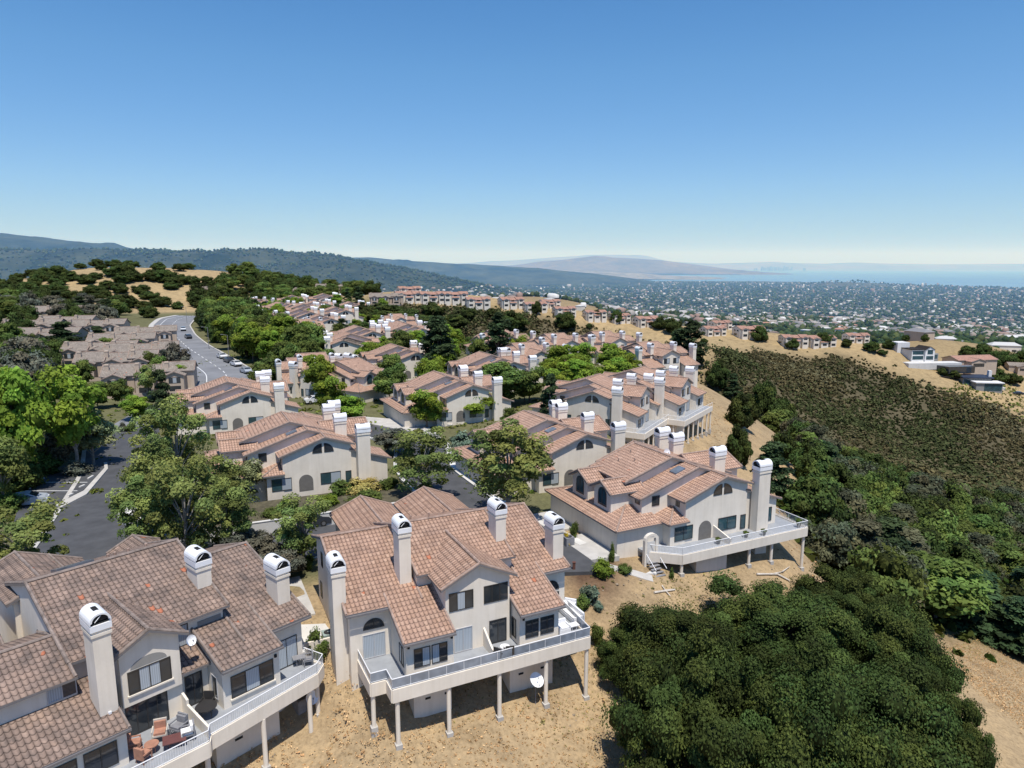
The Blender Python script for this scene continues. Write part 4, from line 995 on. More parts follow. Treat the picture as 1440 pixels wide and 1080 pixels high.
for a, b_q in (((49, 679.5), (123, 679.5)), ((36, 691.5), (109, 691.5))):
    p0, p1 = gz(*a, 0), gz(*b_q, 0); b = MB(); b.obox((*p0[:2], 0), (*p1[:2], 0), .14, .122, .127, M['paint']); tag(b.build('bay_line'), kind='structure')
for i, (a, b_q) in enumerate((((42, 689), (49, 685)), ((55, 677), (62, 674)), ((28, 700), (35, 697)), ((93, 669), (99, 666)), ((112, 687), (119, 684)), ((124, 675), (131, 671)), ((96, 699), (103, 696)))):
    p0, p1 = gz(*a, 0), gz(*b_q, 0); b = MB(); b.obox((*p0[:2], 0), (*p1[:2], 0), .22, .1, .26, M['conc_w']); o = b.build('wheel_stop')
    tag(o, 'pale concrete wheel stop at the end of a parking bay', 'wheel stop', 'concrete wheel stops of the small car park')
patch('island', gp((163, 720), (180, 712), (205, 722), (215, 745), (185, 742), (168, 735)), M['conc_w'], .24)
bf = Matrix.Translation((19.07, 65.22, 0)) @ Matrix.Rotation(R(26), 4, 'Z')
def bq(u, w_): q = bf @ Vector((u, w_, 0)); return (q.x, q.y)
patch('driveway', [bq(-17.5, .5), bq(-12.6, -1.5), bq(-12.6, 16), bq(-17.5, 17)], M['asph'], .14)
patch('driveway_apron', [bq(-12.6, 1.0), bq(-9.75, .6), bq(-9.75, 6.8), bq(-12.6, 6.8)], M['conc'], .2)
patch('driveway_apron', [bq(-12.6, 8.6), bq(-9.75, 8.6), bq(-9.75, 14), bq(-12.6, 14)], M['conc'], .2)
strip('path', [bq(-11.5, -.2), bq(-9.9, -1.2), bq(-8.0, -2.2)], 1.1, M['conc'], .05)
patch('driveway_apron', gp((512, 588), (560, 592), (600, 600), (618, 615), (560, 606), (510, 596)), M['conc'], .3)
patch('driveway_apron', gp((600, 585), (640, 590), (636, 600), (598, 596)), M['conc'], .3)
af = Matrix.Translation((-12.45, 50.43, 0)) @ Matrix.Rotation(R(296), 4, 'Z')
def aq(u, w_): q = af @ Vector((u, w_, 0)); return (q.x, q.y)
patch('path', [aq(-9, -3.6), aq(-1.6, -3.6), aq(-1.6, -2.5), aq(-9, -2.5)], M['conc'], .1)
# retaining wall with planting bed
wd = Vector((math.cos(R(24)), math.sin(R(24)))); w0 = Vector((-33.5, 63.6)); w1 = w0 + wd * 25.5
b = MB(); b.obox((w0.x, w0.y, 0), (w1.x, w1.y, 0), .25, -.3, 1.35, M['conc_w']); b.obox((w0.x, w0.y, 0), (w1.x, w1.y, 0), .34, 1.352, 1.42, M['conc_w'])
tag(b.build('retaining_wall'), 'long low pale retaining wall along the street behind the centre house', 'wall')
bed = [(w0.x, w0.y), (w1.x, w1.y), (w1.x - 3.2, w1.y + 7), (w0.x - 3.2, w0.y + 7)]; patch('planting_bed', bed, simple('bed_soil', (.085, .075, .045), 1, 0, .4, 1.5), .95)
# cars
c1 = cars_proto('car_silver', (.42, .46, .5)); c2 = cars_proto('car_white', (.75, .75, .75)); c3 = cars_proto('car_dark', (.03, .035, .045)); bpy.context.view_layer.update()
def putcar(proto, u, v, ang, label, first, sc=1.):
    o = proto if first else copy_tree(proto); x, y, z = gpx(u, v); z = max(z, h1(x, y)) + (.36 if v < 560 else .14)
    o.location = (x, y, z); o.rotation_euler = (0, 0, R(ang)); o.scale = (sc,) * 3; tag(o, label, 'car')
putcar(c1, 36, 712, 25, 'silver-blue car in the small car park, partly behind a tree, lower left', True)
putcar(c3, 434, 741, 26, 'dark car parked under tree shade by the pale retaining wall', True)
putcar(c2, 312, 505, 128, 'white car at the kerb, farthest of the four near the bend of the grey road', True)
putcar(c3, 322, 511, 130, 'dark car parked between two white cars on the grey road', False)
putcar(c2, 332, 516, 130, 'white car parked nearest to the chimneys on the grey road', False)
putcar(c1, 346, 526, 130, 'silver car right beside the tall near chimney on the grey road', False)
putcar(c3, 265, 477, 125, 'dark car alone further up the grey road', False); putcar(c1, 258, 466, 115, 'silver car at the top of the visible grey road', False)
putcar(c2, 445, 567, 30, 'white car half hidden among trees beside the twin chimneys, left of centre', False)
putcar(c2, 57, 635, 20, 'pale car glimpsed through the trees at the left', False)
putcar(c3, 225, 498, 110, 'dark car in the crowded lane left of the grey road', False); putcar(c2, 232, 492, 110, 'white car in the crowded lane left of the grey road', False)
putcar(c3, 1432, 556, 160, 'dark car beside the dirt track at the right edge', False)
# ------------------------------------------------------------------ vegetation
def leaf_mesh(name, centers, size, nrm_dir, tint, mat, cores=None, quad_aspect=1.0, coremat=None, rg=None):
    "many small leaf faces; centers (n,3), per-leaf size, preferred normal, per-leaf tint"
    rg = rg or rng; n = len(centers)
    d = nrm_dir + rg.normal(0, .55, (n, 3)); d /= np.linalg.norm(d, axis=1, keepdims=True) + 1e-9
    r = rg.normal(0, 1, (n, 3)); a = np.cross(d, r); a /= np.linalg.norm(a, axis=1, keepdims=True) + 1e-9; b = np.cross(d, a)
    s = (size * rg.uniform(.5, 1.6, n))[:, None]
    a = a * s * .5; b = b * s * .5 * quad_aspect
    v = np.stack([centers - a, centers - b * .8 + a * .1, centers + a, centers + b], 1).reshape(-1, 3)
    f = np.arange(4 * n).reshape(-1, 4); col = np.repeat(tint, 4, axis=0)
    if cores is not None:
        iv, jf = ICO; cv = []; cf = []; cc = []; off = len(v)
        for (c, rad, tn_) in cores:
            q = iv * rad * rg.uniform(.85, 1.12, (len(iv), 1)) + c; cv.append(q); cf.append(jf + off); off += len(iv); cc.append(np.tile(tn_, (len(iv), 1)))
        v = np.concatenate([v] + cv); col = np.concatenate([col] + cc); tri = np.concatenate(cf)
    else: tri = np.zeros((0, 3), int)
    me = bpy.data.meshes.new(name); me.vertices.add(len(v)); me.vertices.foreach_set('co', v.ravel())
    idx = np.concatenate([f.ravel(), tri.ravel()]); me.loops.add(len(idx)); me.loops.foreach_set('vertex_index', idx)
    st = np.concatenate([np.arange(0, f.size, 4), f.size + np.arange(0, tri.size, 3)]); tot = np.concatenate([np.full(len(f), 4), np.full(len(tri), 3)])
    me.polygons.add(len(st)); me.polygons.foreach_set('loop_start', st); me.polygons.foreach_set('loop_total', tot); me.update()
    ca = me.color_attributes.new('tint', 'FLOAT_COLOR', 'POINT'); ca.data.foreach_set('color', np.concatenate([col, np.ones((len(v), 1))], 1).ravel())
    me.materials.append(mat)
    return me
def _ico():
    import bmesh
    bm = bmesh.new(); bmesh.ops.create_icosphere(bm, subdivisions=1, radius=1)
    v = np.array([q.co[:] for q in bm.verts]); f = np.array([[x.index for x in q.verts] for q in bm.faces]); bm.free(); return v, f
ICO = _ico()
def sphere_pts(n, rg): p = rg.normal(0, 1, (n, 3)); return p / np.linalg.norm(p, axis=1, keepdims=True)
def crown_data(seed, R_, zc, clumps, rc, leaves, leaf, up=.4, shape='ellipsoid', flat=.75, core=.62, tints=(.65, 1.35), hueshift=.1):
    rg = np.random.default_rng(seed); C = []; rad = []
    R_ = np.array(R_, float)
    k = 0
    while len(C) < clumps:
        k += 1; p = sphere_pts(1, rg)[0]; t = rg.uniform(.12, 1) ** .38
        if shape == 'cone':
            z = rg.uniform(-1, 1) ; w_ = (1 - (z + 1) / 2) ** .75 * .95 + .05; a = rg.uniform(0, 6.283); q = np.array([math.cos(a) * w_ * t, math.sin(a) * w_ * t, z])
        elif shape == 'column':
            z = rg.uniform(-1, 1); w_ = math.sqrt(max(0, 1 - abs(z) ** 3)) * (.8 if z > .2 else 1); a = rg.uniform(0, 6.283); q = np.array([math.cos(a) * w_ * t, math.sin(a) * w_ * t, z])
        elif shape == 'dome':
            q = p * t; q[2] = abs(q[2]) * 1.0 if rg.random() < .78 else -abs(q[2]) * .35
        else: q = p * t
        c = q * (R_ - rc * .5) * rg.uniform(.85, 1.12) + np.array([0, 0, zc]); C.append(c); rad.append(rc * rg.uniform(.5, 1.5))
    C = np.array(C); rad = np.array(rad)
    n = leaves; ci = rg.integers(0, clumps, n); dirs = sphere_pts(n, rg); dirs[:, 2] = np.where(dirs[:, 2] < -.3, -dirs[:, 2], dirs[:, 2])
    t = rg.uniform(0.35, 1.08, n) ** .5
    P_ = C[ci] + dirs * (rad[ci] * t)[:, None] * np.array([1, 1, flat])
    ctr = np.array([0, 0, zc]); od = P_ - ctr; od /= np.linalg.norm(od, axis=1, keepdims=True) + 1e-6
    nd = dirs * .7 + od * .4 + np.array([0, 0, up])
    ct = rg.uniform(tints[0], tints[1], clumps); 
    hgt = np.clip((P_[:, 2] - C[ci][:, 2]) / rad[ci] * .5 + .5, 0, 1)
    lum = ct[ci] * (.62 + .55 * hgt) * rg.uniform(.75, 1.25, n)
    hs = rg.uniform(-hueshift, hueshift, clumps)[ci]
    tint = np.stack([lum * (1 + hs), lum, lum * (1 - hs * .5)], 1)
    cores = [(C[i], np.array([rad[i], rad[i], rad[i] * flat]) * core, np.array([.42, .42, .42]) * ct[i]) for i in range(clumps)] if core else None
    return P_, nd, tint, cores, C, rg
def tree_proto(name, seed, kind):
    K = dict(
        street=dict(R_=(3.0, 3.0, 4.1), zc=5.3, clumps=52, rc=.8, leaves=15000, leaf=.21, core=0, mat='leaf_street', h=9.3, tr=.16, flat=.9, bark='bark_p', hueshift=.16),
        streetsm=dict(R_=(3.0, 3.0, 3.4), zc=4.9, clumps=34, rc=.95, leaves=7000, leaf=.34, core=0, mat='leaf_street', h=8.4, tr=.15, flat=.9, bark='bark_p', hueshift=.12),
        bright=dict(R_=(3.4, 3.4, 3.5), zc=4.6, clumps=44, rc=1.15, leaves=9000, leaf=.36, core=.6, mat='leaf_bright', h=8.1, tr=.14, shape='ellipsoid', hueshift=.14),
        mid=dict(R_=(4.0, 4.0, 3.7), zc=4.6, clumps=46, rc=1.3, leaves=7500, leaf=.46, core=.62, mat='leaf_mid', h=8.4, tr=.16, hueshift=.14),
        oak=dict(R_=(6.0, 6.0, 4.8), zc=2.2, clumps=170, rc=1.0, leaves=95000, leaf=.14, core=.66, mat='leaf_oak', h=7.0, tr=.28, shape='dome', flat=.7, hueshift=.16, tints=(.6, 1.5)),
        oakm=dict(R_=(5.2, 5.2, 4.4), zc=1.7, clumps=60, rc=1.4, leaves=9000, leaf=.45, core=.7, mat='leaf_oak', h=6.2, tr=.25, shape='dome', flat=.75, hueshift=.16, tints=(.55, 1.5)),
        fir=dict(R_=(2.4, 2.4, 6.6), zc=7.2, clumps=100, rc=.85, leaves=9000, leaf=.42, core=.6, mat='leaf_fir', h=13.8, tr=.25, shape='column', flat=.8),
        pine=dict(R_=(3.3, 3.3, 5.2), zc=6.0, clumps=60, rc=.95, leaves=8500, leaf=.42, core=.55, mat='leaf_fir', h=11.5, tr=.22, shape='cone', flat=.55),
        shrub=dict(R_=(1.1, 1.1, .95), zc=.65, clumps=16, rc=.5, leaves=2200, leaf=.15, core=.7, mat='leaf_mid', h=1.6, tr=.03, flat=.9),
        farbush=dict(R_=(2.6, 2.6, 2.0), zc=1.2, clumps=16, rc=1.1, leaves=700, leaf=.85, core=.8, mat='leaf_oak', h=3.4, tr=.1, flat=.8),
    )[kind]
    P_, nd, tint, cores, C, rg = crown_data(seed, K['R_'], K['zc'], K['clumps'], K['rc'], K['leaves'], K['leaf'], shape=K.get('shape', 'ellipsoid'), flat=K.get('flat', .75), core=K['core'], tints=K.get('tints', (.65, 1.35)), hueshift=K.get('hueshift', .1))
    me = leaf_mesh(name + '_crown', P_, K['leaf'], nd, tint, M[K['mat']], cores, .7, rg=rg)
    b = MB(); tr = K['tr']; bk = M[K.get('bark', 'bark')]; top = K['zc'] * .75
    pts = [Vector((0, 0, -.8)), Vector((rg.uniform(-.1, .1), rg.uniform(-.1, .1), top * .45)), Vector((rg.uniform(-.25, .25), rg.uniform(-.25, .25), top)), Vector((rg.uniform(-.3, .3), rg.uniform(-.3, .3), K['zc'] + K['R_'][2] * .5))]
    rr = [tr * 1.25, tr, tr * .7, tr * .2]
    for i in range(3): b.tube(pts[i], pts[i + 1], rr[i], rr[i + 1], bk, 7, False)
    if kind not in ('shrub', 'farbush'):
        order = rg.permutation(len(C))[:26 if kind in ('street', 'oak') else 10]
        for k in order:
            c = Vector(C[k]); z0 = max(top * .35, min(pts[3].z, c.z * .55)); q = pts[1].lerp(pts[2], min(1, max(0, (z0 - pts[1].z) / max(.1, pts[2].z - pts[1].z))))
            mid_ = q.lerp(c, .5) + Vector((0, 0, .15)); b.tube(q, mid_, tr * .42, tr * .26, bk, 5, False); b.tube(mid_, c, tr * .26, tr * .08, bk, 4, False)
    tme = b.build('trunk'); tm_ = tme.data; bpy.data.objects.remove(tme)
    return me, tm_, K['h'], K['R_'][0]
PROTO = {}
for kd, nvar in (('street', 3), ('streetsm', 2), ('bright', 3), ('mid', 3), ('oak', 3), ('oakm', 3), ('fir', 2), ('pine', 2), ('shrub', 2), ('farbush', 3)):
    PROTO[kd] = [tree_proto(kd, 100 + 17 * i + len(kd), kd) for i in range(nvar)]
MATV = {}
def remat(me, mat):
    k = (me.name, mat)
    if k not in MATV: c = me.copy(); c.materials.clear(); c.materials.append(M[mat]); MATV[k] = c
    return MATV[k]
tcount = [0]
def put_tree(kind, x, y, z, hgt, rad, label, group=None, mat=None, name='tree', cat='tree', trunk=True):
    tcount[0] += 1; me, tm_, h0, r0 = PROTO[kind][tcount[0] % len(PROTO[kind])]
    if mat: me = remat(me, mat)
    if name == 'tree': name = {'oak': 'oak_tree', 'oakm': 'oak_tree', 'fir': 'conifer', 'pine': 'conifer', 'street': 'street_tree', 'streetsm': 'street_tree'}.get(kind, 'tree')
    if name == 'tree' and group and 'row' in group: name = 'roadside_tree'
    if name == 'oak_tree' and group and 'houses' in group: name = 'dark_tree'
    o = empty(name, (x, y, z), (tcount[0] * 2.399) % 6.283, label, cat, group); o.scale = (rad / r0, rad / r0, hgt / h0)
    for nm, m_ in (('crown', me), ('trunk', tm_)):
        if nm == 'trunk' and not trunk: continue
        c = bpy.data.objects.new(nm, m_); COL.objects.link(c); c.parent = o
    return o
def T(kind, u, vb, vt, hw, label, mat=None, group=None, name='tree', cat='tree', trunk=True, zoff=0):
    x, y, z = gpx(u, vb); D = depth(x, y, z); hgt = height_at(x, y, z, vt)
    return put_tree(kind, x, y, z + zoff, max(.5, hgt), hw * D / FPX, label, group, mat, name, cat, trunk)
# --- street trees near the camera
T('street', 205, 785, 668, 44, 'street tree above the lower left roof, leftmost of three in front of the drive')
T('street', 264, 800, 632, 52, 'tallest street tree directly behind the lower left roof ridge')
T('street', 322, 785, 672, 40, 'street tree right of the tallest one behind the lower left roof')
T('street', 225, 755, 610, 42, 'street tree in the second rank beside the asphalt drive')
T('street', 252, 715, 545, 46, 'tall leafy tree above the left drive, its tip beside a tiled roof')
T('street', 300, 745, 640, 45, 'street tree between the tall leafy one and the arched porch')
T('streetsm', 347, 715, 646, 26, 'small olive-leaved tree at the left corner of the arched-porch duplex', 'leaf_olive')
T('street', 428, 800, 690, 42, 'young street tree in front of the pale retaining wall')
T('street', 598, 706, 602, 50, 'dark-trunked street tree at the right end of the retaining wall')
T('street', 716, 735, 590, 64, 'broad street tree just behind the roof of the middle foreground house')
T('street', 45, 840, 700, 62, 'grey-green street tree at the left edge below the parked silver-blue car')
T('streetsm', 110, 665, 512, 46, 'bright green tree left of the drive, rightmost of the pair', 'leaf_bright'); T('bright', 28, 690, 515, 48, 'bright green tree at the far left edge, leftmost of the pair')
T('streetsm', 132, 655, 575, 34, 'silvery-leaved tree overhanging the left drive', 'leaf_olive'); T('streetsm', 68, 662, 590, 40, 'dull green tree between the two bright green trees at the left')
T('mid', 82, 662, 600, 26, 'small reddish-brown tree over the car park planting', 'leaf_grey')
T('streetsm', 8, 720, 610, 36, 'leafy tree cut by the left edge, above the car park')
T('mid', 108, 640, 590, 40, 'dark shaded tree at the edge of the car park, under the bright crown')
for i, (u, vb, vt, hw) in enumerate([(325, 795, 752, 30), (372, 808, 752, 32), (405, 815, 770, 26), (350, 772, 745, 26)]):
    T('mid', u, vb, vt, hw, 'dark grey-green shrub screening the back of the lower left house', 'leaf_grey', 'dark grey-green shrubs behind the lower left house', 'shrub', 'shrub')
T('bright', 600, 604, 543, 25, 'round bright green tree in front of the long garage wall')
T('bright', 665, 590, 552, 34, 'low wide bright green tree right of the round bright tree', zoff=0)
T('bright', 452, 565, 498, 22, 'bright green tree behind the twin chimneys, left one'); T('bright', 466, 590, 524, 22, 'bright green tree behind the twin chimneys, lower one'); T('bright', 490, 605, 556, 24, 'bright green tree right behind the tallest near chimney')
T('bright', 705, 572, 508, 38, 'large deep green tree in the middle of the complex', 'leaf_mid'); T('bright', 745, 566, 512, 24, 'deep green tree right of the large one in the middle', 'leaf_mid'); T('bright', 790, 535, 484, 22, 'bright green tree against the brushy slope, tallest of three')
T('bright', 806, 550, 504, 28, 'bright green tree below the tallest of three'); T('bright', 862, 540, 502, 26, 'bright green tree left of the far deck house'); T('bright', 885, 536, 496, 18, 'bright green tree just left of the cluster of deck houses')
T('pine', 773, 600, 525, 18, 'small dark pointed conifer among tiled roofs right of centre'); T('mid', 716, 612, 572, 14, 'small brownish-green tree between two chimneys')
T('fir', 618, 534, 447, 25, 'tall dark conifer in the middle of the complex, left one'); T('fir', 701, 520, 441, 19, 'tall dark conifer in the middle of the complex, right one')
T('fir', 952, 520, 466, 14, 'dark conifer behind the deck houses, lower left of the twins'); T('fir', 968, 518, 450, 21, 'dark conifer behind the deck houses, taller of the twins')
T('mid', 562, 512, 462, 22, 'dark tree behind the arched chimney row left of the tall conifer'); T('mid', 598, 560, 530, 14, 'low dark tree below the tall conifer')
T('bright', 520, 515, 480, 22, 'bright tree above the roofs at left centre'); T('bright', 548, 512, 486, 20, 'lime tree above the roofs, right of another')
T('mid', 838, 625, 582, 12, 'dark purple small tree by the satellite dish duplex', 'leaf_purple'); T('mid', 480, 640, 600, 22, 'brownish round shrub right of the tallest near chimney', 'leaf_grey'); T('mid', 556, 640, 602, 26, 'dark round shrub beyond the street tree', 'leaf_grey')
for i, (u, vb, vt, hw) in enumerate([(100, 572, 528, 22), (138, 575, 536, 20), (172, 572, 532, 16), (208, 560, 512, 16), (226, 545, 500, 14), (75, 560, 515, 24), (215, 528, 492, 12), (120, 545, 505, 14), (60, 520, 482, 20), (88, 498, 470, 16), (150, 500, 474, 12), (192, 500, 476, 12), (35, 508, 478, 20), (12, 520, 480, 20)]):
    T('mid' if i % 3 else 'streetsm', u, vb, vt, hw, 'leafy tree around the grey-roofed houses', None if i % 2 else 'leaf_mid', 'leafy trees around the grey-roofed houses')
T('shrub', 650, 632, 610, 22, 'sage green bush at the corner of the tiled roofs', 'leaf_sage', name='shrub', cat='shrub')
T('streetsm', 900, 585, 562, 9, 'light green tree on the terrace between the two deck houses', 'leaf_bright')
T('pine', 230, 600, 520, 20, 'dark green tree between the grey houses and the tiled duplex'); T('bright', 192, 592, 556, 20, 'yellow-green tree beside the lane'); T('mid', 250, 540, 480, 22, 'reddish-dark tree left of the grey road', 'leaf_grey'); T('bright', 255, 548, 512, 12, 'small lime shrub at the grey road', name='shrub', cat='shrub')
# hedge and shrubs on the bed behind the wall
for i, (u, vb, vt, hw, mt, lb) in enumerate([(482, 706, 688, 20, 'leaf_mid', 'dark clipped end of the hedge below the windows'), (518, 700, 684, 24, 'leaf_yellow', 'pale yellow flowering hedge below the windows'), (500, 704, 686, 18, 'leaf_yellow', 'pale yellow flowering bush left of the yellow hedge'),
      (548, 698, 682, 16, 'leaf_mid', 'dark green end of the hedge by the chimney foot'), (515, 717, 703, 26, 'leaf_mid', 'low dark green shrub on the bank above the wall'), (460, 722, 706, 18, 'leaf_bright', 'lime shrub on the bank above the wall'),
      (405, 728, 715, 16, 'leaf_bright', 'small lime shrub left of the young street tree'), (386, 738, 725, 18, 'leaf_mid', 'low green shrub at the left end of the bank')]):
    T('shrub', u, vb, vt, hw, lb, mt, name='shrub', cat='shrub', zoff=.9)
for (u, vb, vt, hw, mt, lb) in [(848, 810, 788, 17, 'leaf_bright', 'rounded lime-green shrub at the mulch bed'), (879, 806, 793, 11, 'leaf_mid', 'small green shrub by the steps of the right-hand house'), (797, 768, 752, 8, 'leaf_gold', 'round golden shrub by the driveway'),
      (808, 758, 733, 7, 'leaf_mid', 'upright green shrub against the garage wall'), (860, 790, 766, 5, 'leaf_mid', 'slim shrub at the garage corner'), (828, 848, 822, 15, 'leaf_sage', 'grey-green shrub on the dirt, left one'), (818, 856, 838, 13, 'leaf_mid', 'spiky green clump below the grey-green shrub'),
      (838, 905, 876, 11, 'leaf_mid', 'upright shrub beside the right corner of the centre deck'), (842, 858, 846, 8, 'leaf_sage', 'small pale shrub on the dirt'), (790, 757, 747, 7, 'leaf_grey', 'small dark shrub by the driveway'), (446, 925, 890, 18, 'leaf_mid', 'green shrub between the two foreground houses'),
      (435, 800, 780, 10, 'leaf_mid', 'shrub beside the path at the left of the centre house'), (944, 813, 800, 4, 'leaf_mid', 'tiny weed clump below the right-hand deck'), (30, 690, 655, 30, 'leaf_mid', 'grassy green clump beside the car park'), (62, 668, 640, 26, 'leaf_mid', 'dark ornamental grass above the car park'), (10, 720, 690, 22, 'leaf_mid', 'leafy clump at the left edge by the silver-blue car'),
      (110, 668, 650, 22, 'leaf_grey', 'shaded brown ground shrub at the car park edge'), (498, 645, 628, 8, 'leaf_purple', 'dark purple shrub by a chimney'), (570, 590, 578, 8, 'leaf_purple', 'maroon shrub by the pale driveway'), (185, 607, 595, 8, 'leaf_mid', 'clipped shrub at the end of the drive'), (172, 607, 595, 7, 'leaf_grey', 'brown-green shrub at the end of the drive'),
      (905, 598, 575, 9, 'leaf_mid', 'green shrub below the nearer deck house'), (975, 580, 565, 14, 'leaf_grey', 'dry shrub on the slope below the far deck house')]:
    T('shrub', u, vb, vt, hw, lb, mt, name='shrub', cat='shrub')
# --- the dark oaks on the slope in the foreground right
OK = [('front left oak of the dense dark grove in the foreground', 940, 985, 846, 100), ('central oak of the dark foreground grove', 1080, 945, 824, 112), ('oak at the bottom of the dark grove, cut by the frame', 985, 1150, 900, 125),
      ('lower right oak of the dark foreground grove', 1215, 1130, 930, 135), ('right-hand oak of the dark grove above the bare track', 1240, 1005, 850, 92), ('oak behind the dark grove near the bare ridge', 1185, 905, 800, 78), ('bottom middle oak of the dark grove', 1105, 1180, 930, 130), ('far right oak of the grove leaning over the bare track', 1322, 1150, 970, 62), ('small oak at the left rim of the dark grove', 890, 960, 880, 52)]
for lb, u, vb, vt, hw in OK: T('oak', u, vb, vt, hw, lb)
# --- trees with their own place on the dry slope
for (k, u, vb, vt, hw, lb) in [('oakm', 1043, 602, 552, 24, 'round dark oak on the dry slope above the right-hand house'), ('oakm', 1037, 655, 600, 19, 'dark oak beside the rear chimneys of the right-hand house'), ('pine', 1082, 700, 622, 34, 'dark pointed conifer right behind the tall right-hand chimney'),
      ('oakm', 1075, 580, 535, 20, 'dark tree at the edge of the brush above the dry slope'), ('oakm', 1100, 650, 610, 22, 'grey-green oak at the foot of the dry slope'), ('pine', 1030, 560, 525, 14, 'dark conifer at the top of the dry slope'), ('oakm', 1098, 600, 560, 20, 'dark oak at the right rim of the dry slope'),
      ('oakm', 1010, 545, 508, 18, 'dark oak behind the far deck house')]:
    T(k, u, vb, vt, hw, lb)
# --- the wooded slope on the right: single trees, nearest first
def fill(kind_w, region, n, gap, hr, rr, label, group, mats=(None,), seed=1, pick=None):
    rg = np.random.default_rng(seed); xs = [p[0] for p in region]; ys = [p[1] for p in region]; P_ = []
    for _ in range(n * 30):
        if len(P_) >= n: break
        x, y = rg.uniform(min(xs), max(xs)), rg.uniform(min(ys), max(ys))
        if not inpoly(np.array([x]), np.array([y]), region)[0]: continue
        if pick and not pick(x, y): continue
        if any((x - a) ** 2 + (y - b) ** 2 < gap * gap for a, b, *_ in P_): continue
        P_.append((x, y))
    for x, y in P_:
        kd = kind_w[int(rg.integers(len(kind_w)))]; mt = mats[int(rg.integers(len(mats)))]; s = rg.uniform(.75, 1.2)
        lb = label if isinstance(label, str) else label.get(kd)
        gpn = group if isinstance(group, str) else group.get(kd)
        put_tree(kd, x, y, h1(x, y), hr * s, rr * s * rg.uniform(.9, 1.15), lb, gpn, mt)
def vis(x, y):
    u, v = pxX(x, y, h1(x, y)); return -60 < u < 1520 and v < 1180
LW = {'oakm': 'dark oak in the dense wood on the right slope', 'pine': 'pointed conifer in the dense wood on the right slope', 'mid': 'mid-green tree in the dense wood on the right slope', 'bright': 'yellow-green tree in the dense wood on the right slope'}
GW = {k: v.replace('oak', 'oaks').replace('conifer', 'conifers').replace('tree', 'trees') for k, v in LW.items()}
fill(['oakm', 'oakm', 'oakm', 'mid', 'pine', 'oakm'], FOREST, 240, 5.2, 7.5, 4.6, LW, GW, (None, None, None, 'leaf_mid', 'leaf_dusk'), 3, vis)
fill(['bright'], [(68, 78), (92, 70), (110, 100), (90, 110)], 4, 9, 6, 4, LW, GW, ('leaf_mid', 'leaf_bright'), 5, vis)
# --- trees among the houses of the complex
HP = [(o.location.x, o.location.y) for o in COL.objects if o.type == 'EMPTY' and o.get('category') == 'house']
def clear_of(x, y, r=9.5):
    for o in HOUSES:
        a = o.rotation_euler.z; dx, dy = x - o.location.x, y - o.location.y; c_, s_ = math.cos(a), math.sin(a); u_, w_ = dx * c_ + dy * s_, -dx * s_ + dy * c_
        if -12.5 < u_ < 11.5 and -2.5 < w_ < 18.5: return False
    return vis(x, y)
HOUSES = [o for o in COL.objects if o.type == 'EMPTY' and o.get('category') == 'house']
def off_road(x, y):
    for rd, hw in ((RR, 10), (RA, 7), (RB, 6), (RC, 5)):
        for (ax, ay), (bx, by) in zip(rd[:-1], rd[1:]):
            t = max(0, min(1, ((x - ax) * (bx - ax) + (y - ay) * (by - ay)) / ((bx - ax) ** 2 + (by - ay) ** 2)))
            if math.hypot(x - ax - t * (bx - ax), y - ay - t * (by - ay)) < hw: return False
    return True
CO = lambda x, y: clear_of(x, y) and off_road(x, y)
LC = {'bright': 'bright green garden tree among the tiled roofs', 'mid': 'mid-green garden tree among the houses', 'oakm': 'dark green tree among the houses', 'pine': 'dark conifer among the houses'}
GC = {k: v.replace('tree', 'trees').replace('conifer', 'conifers') for k, v in LC.items()}
fill(['bright', 'bright', 'mid'], [(-60, 190), (-30, 130), (8, 130), (30, 170), (32, 225), (-20, 245), (-60, 250)], 40, 6, 7, 2.9, LC, GC, (None,), 11, CO)
fill(['mid', 'bright', 'mid', 'bright', 'pine'], [(-60, 240), (-66, 380), (-130, 410), (-160, 345), (-110, 240), (-85, 190)], 80, 6, 7.5, 2.9, LC, GC, (None,), 12, CO)
LR = {'mid': 'tree of the leafy row lining the grey road', 'oakm': 'dark tree of the row lining the grey road', 'bright': 'yellow-green tree of the row lining the grey road'}
GRo = {k: v.replace('tree', 'trees', 1) for k, v in LR.items()}
fill(['mid', 'mid', 'bright', 'oakm'], [(-54, 140), (-70, 178), (-88, 212), (-112, 255), (-144, 325), (-130, 340), (-98, 262), (-70, 212), (-50, 180), (-40, 150)], 52, 5.6, 10, 4.0, LR, GRo, (None,), 13, off_road)
LL = {'mid': 'leafy tree around the grey-roofed houses', 'oakm': 'dark tree around the grey-roofed houses', 'pine': 'dark conifer around the grey-roofed houses'}
GL = {k: v.replace('tree', 'trees', 1).replace('conifer', 'conifers') for k, v in LL.items()}
fill(['mid', 'oakm', 'mid', 'oakm', 'pine'], [(-84, 112), (-104, 165), (-134, 225), (-186, 330), (-260, 360), (-330, 300), (-230, 180), (-130, 110)], 110, 8.5, 8.5, 4.8, LL, GL, (None, 'leaf_grey', None), 14, CO)
fill(['oakm'], [(-330, 330), (-200, 350), (-150, 420), (-190, 510), (-300, 500), (-400, 440)], 60, 10, 5.2, 5.0, {'oakm': 'dark oak on the dry grass hill'}, {'oakm': 'dark oaks on the dry grass hill'}, (None,), 31, lambda x, y: off_road(x, y) and vis(x, y))
fill(['oakm', 'mid'], [(-190, 395), (-140, 405), (-80, 400), (-90, 470), (-200, 530)], 60, 7.5, 9, 5, {'oakm': 'dark tree behind the far end of the complex', 'mid': 'leafy tree behind the far end of the complex'}, {'oakm': 'dark trees behind the far end of the complex', 'mid': 'leafy trees behind the far end of the complex'}, (None,), 32, lambda x, y: off_road(x, y) and vis(x, y))
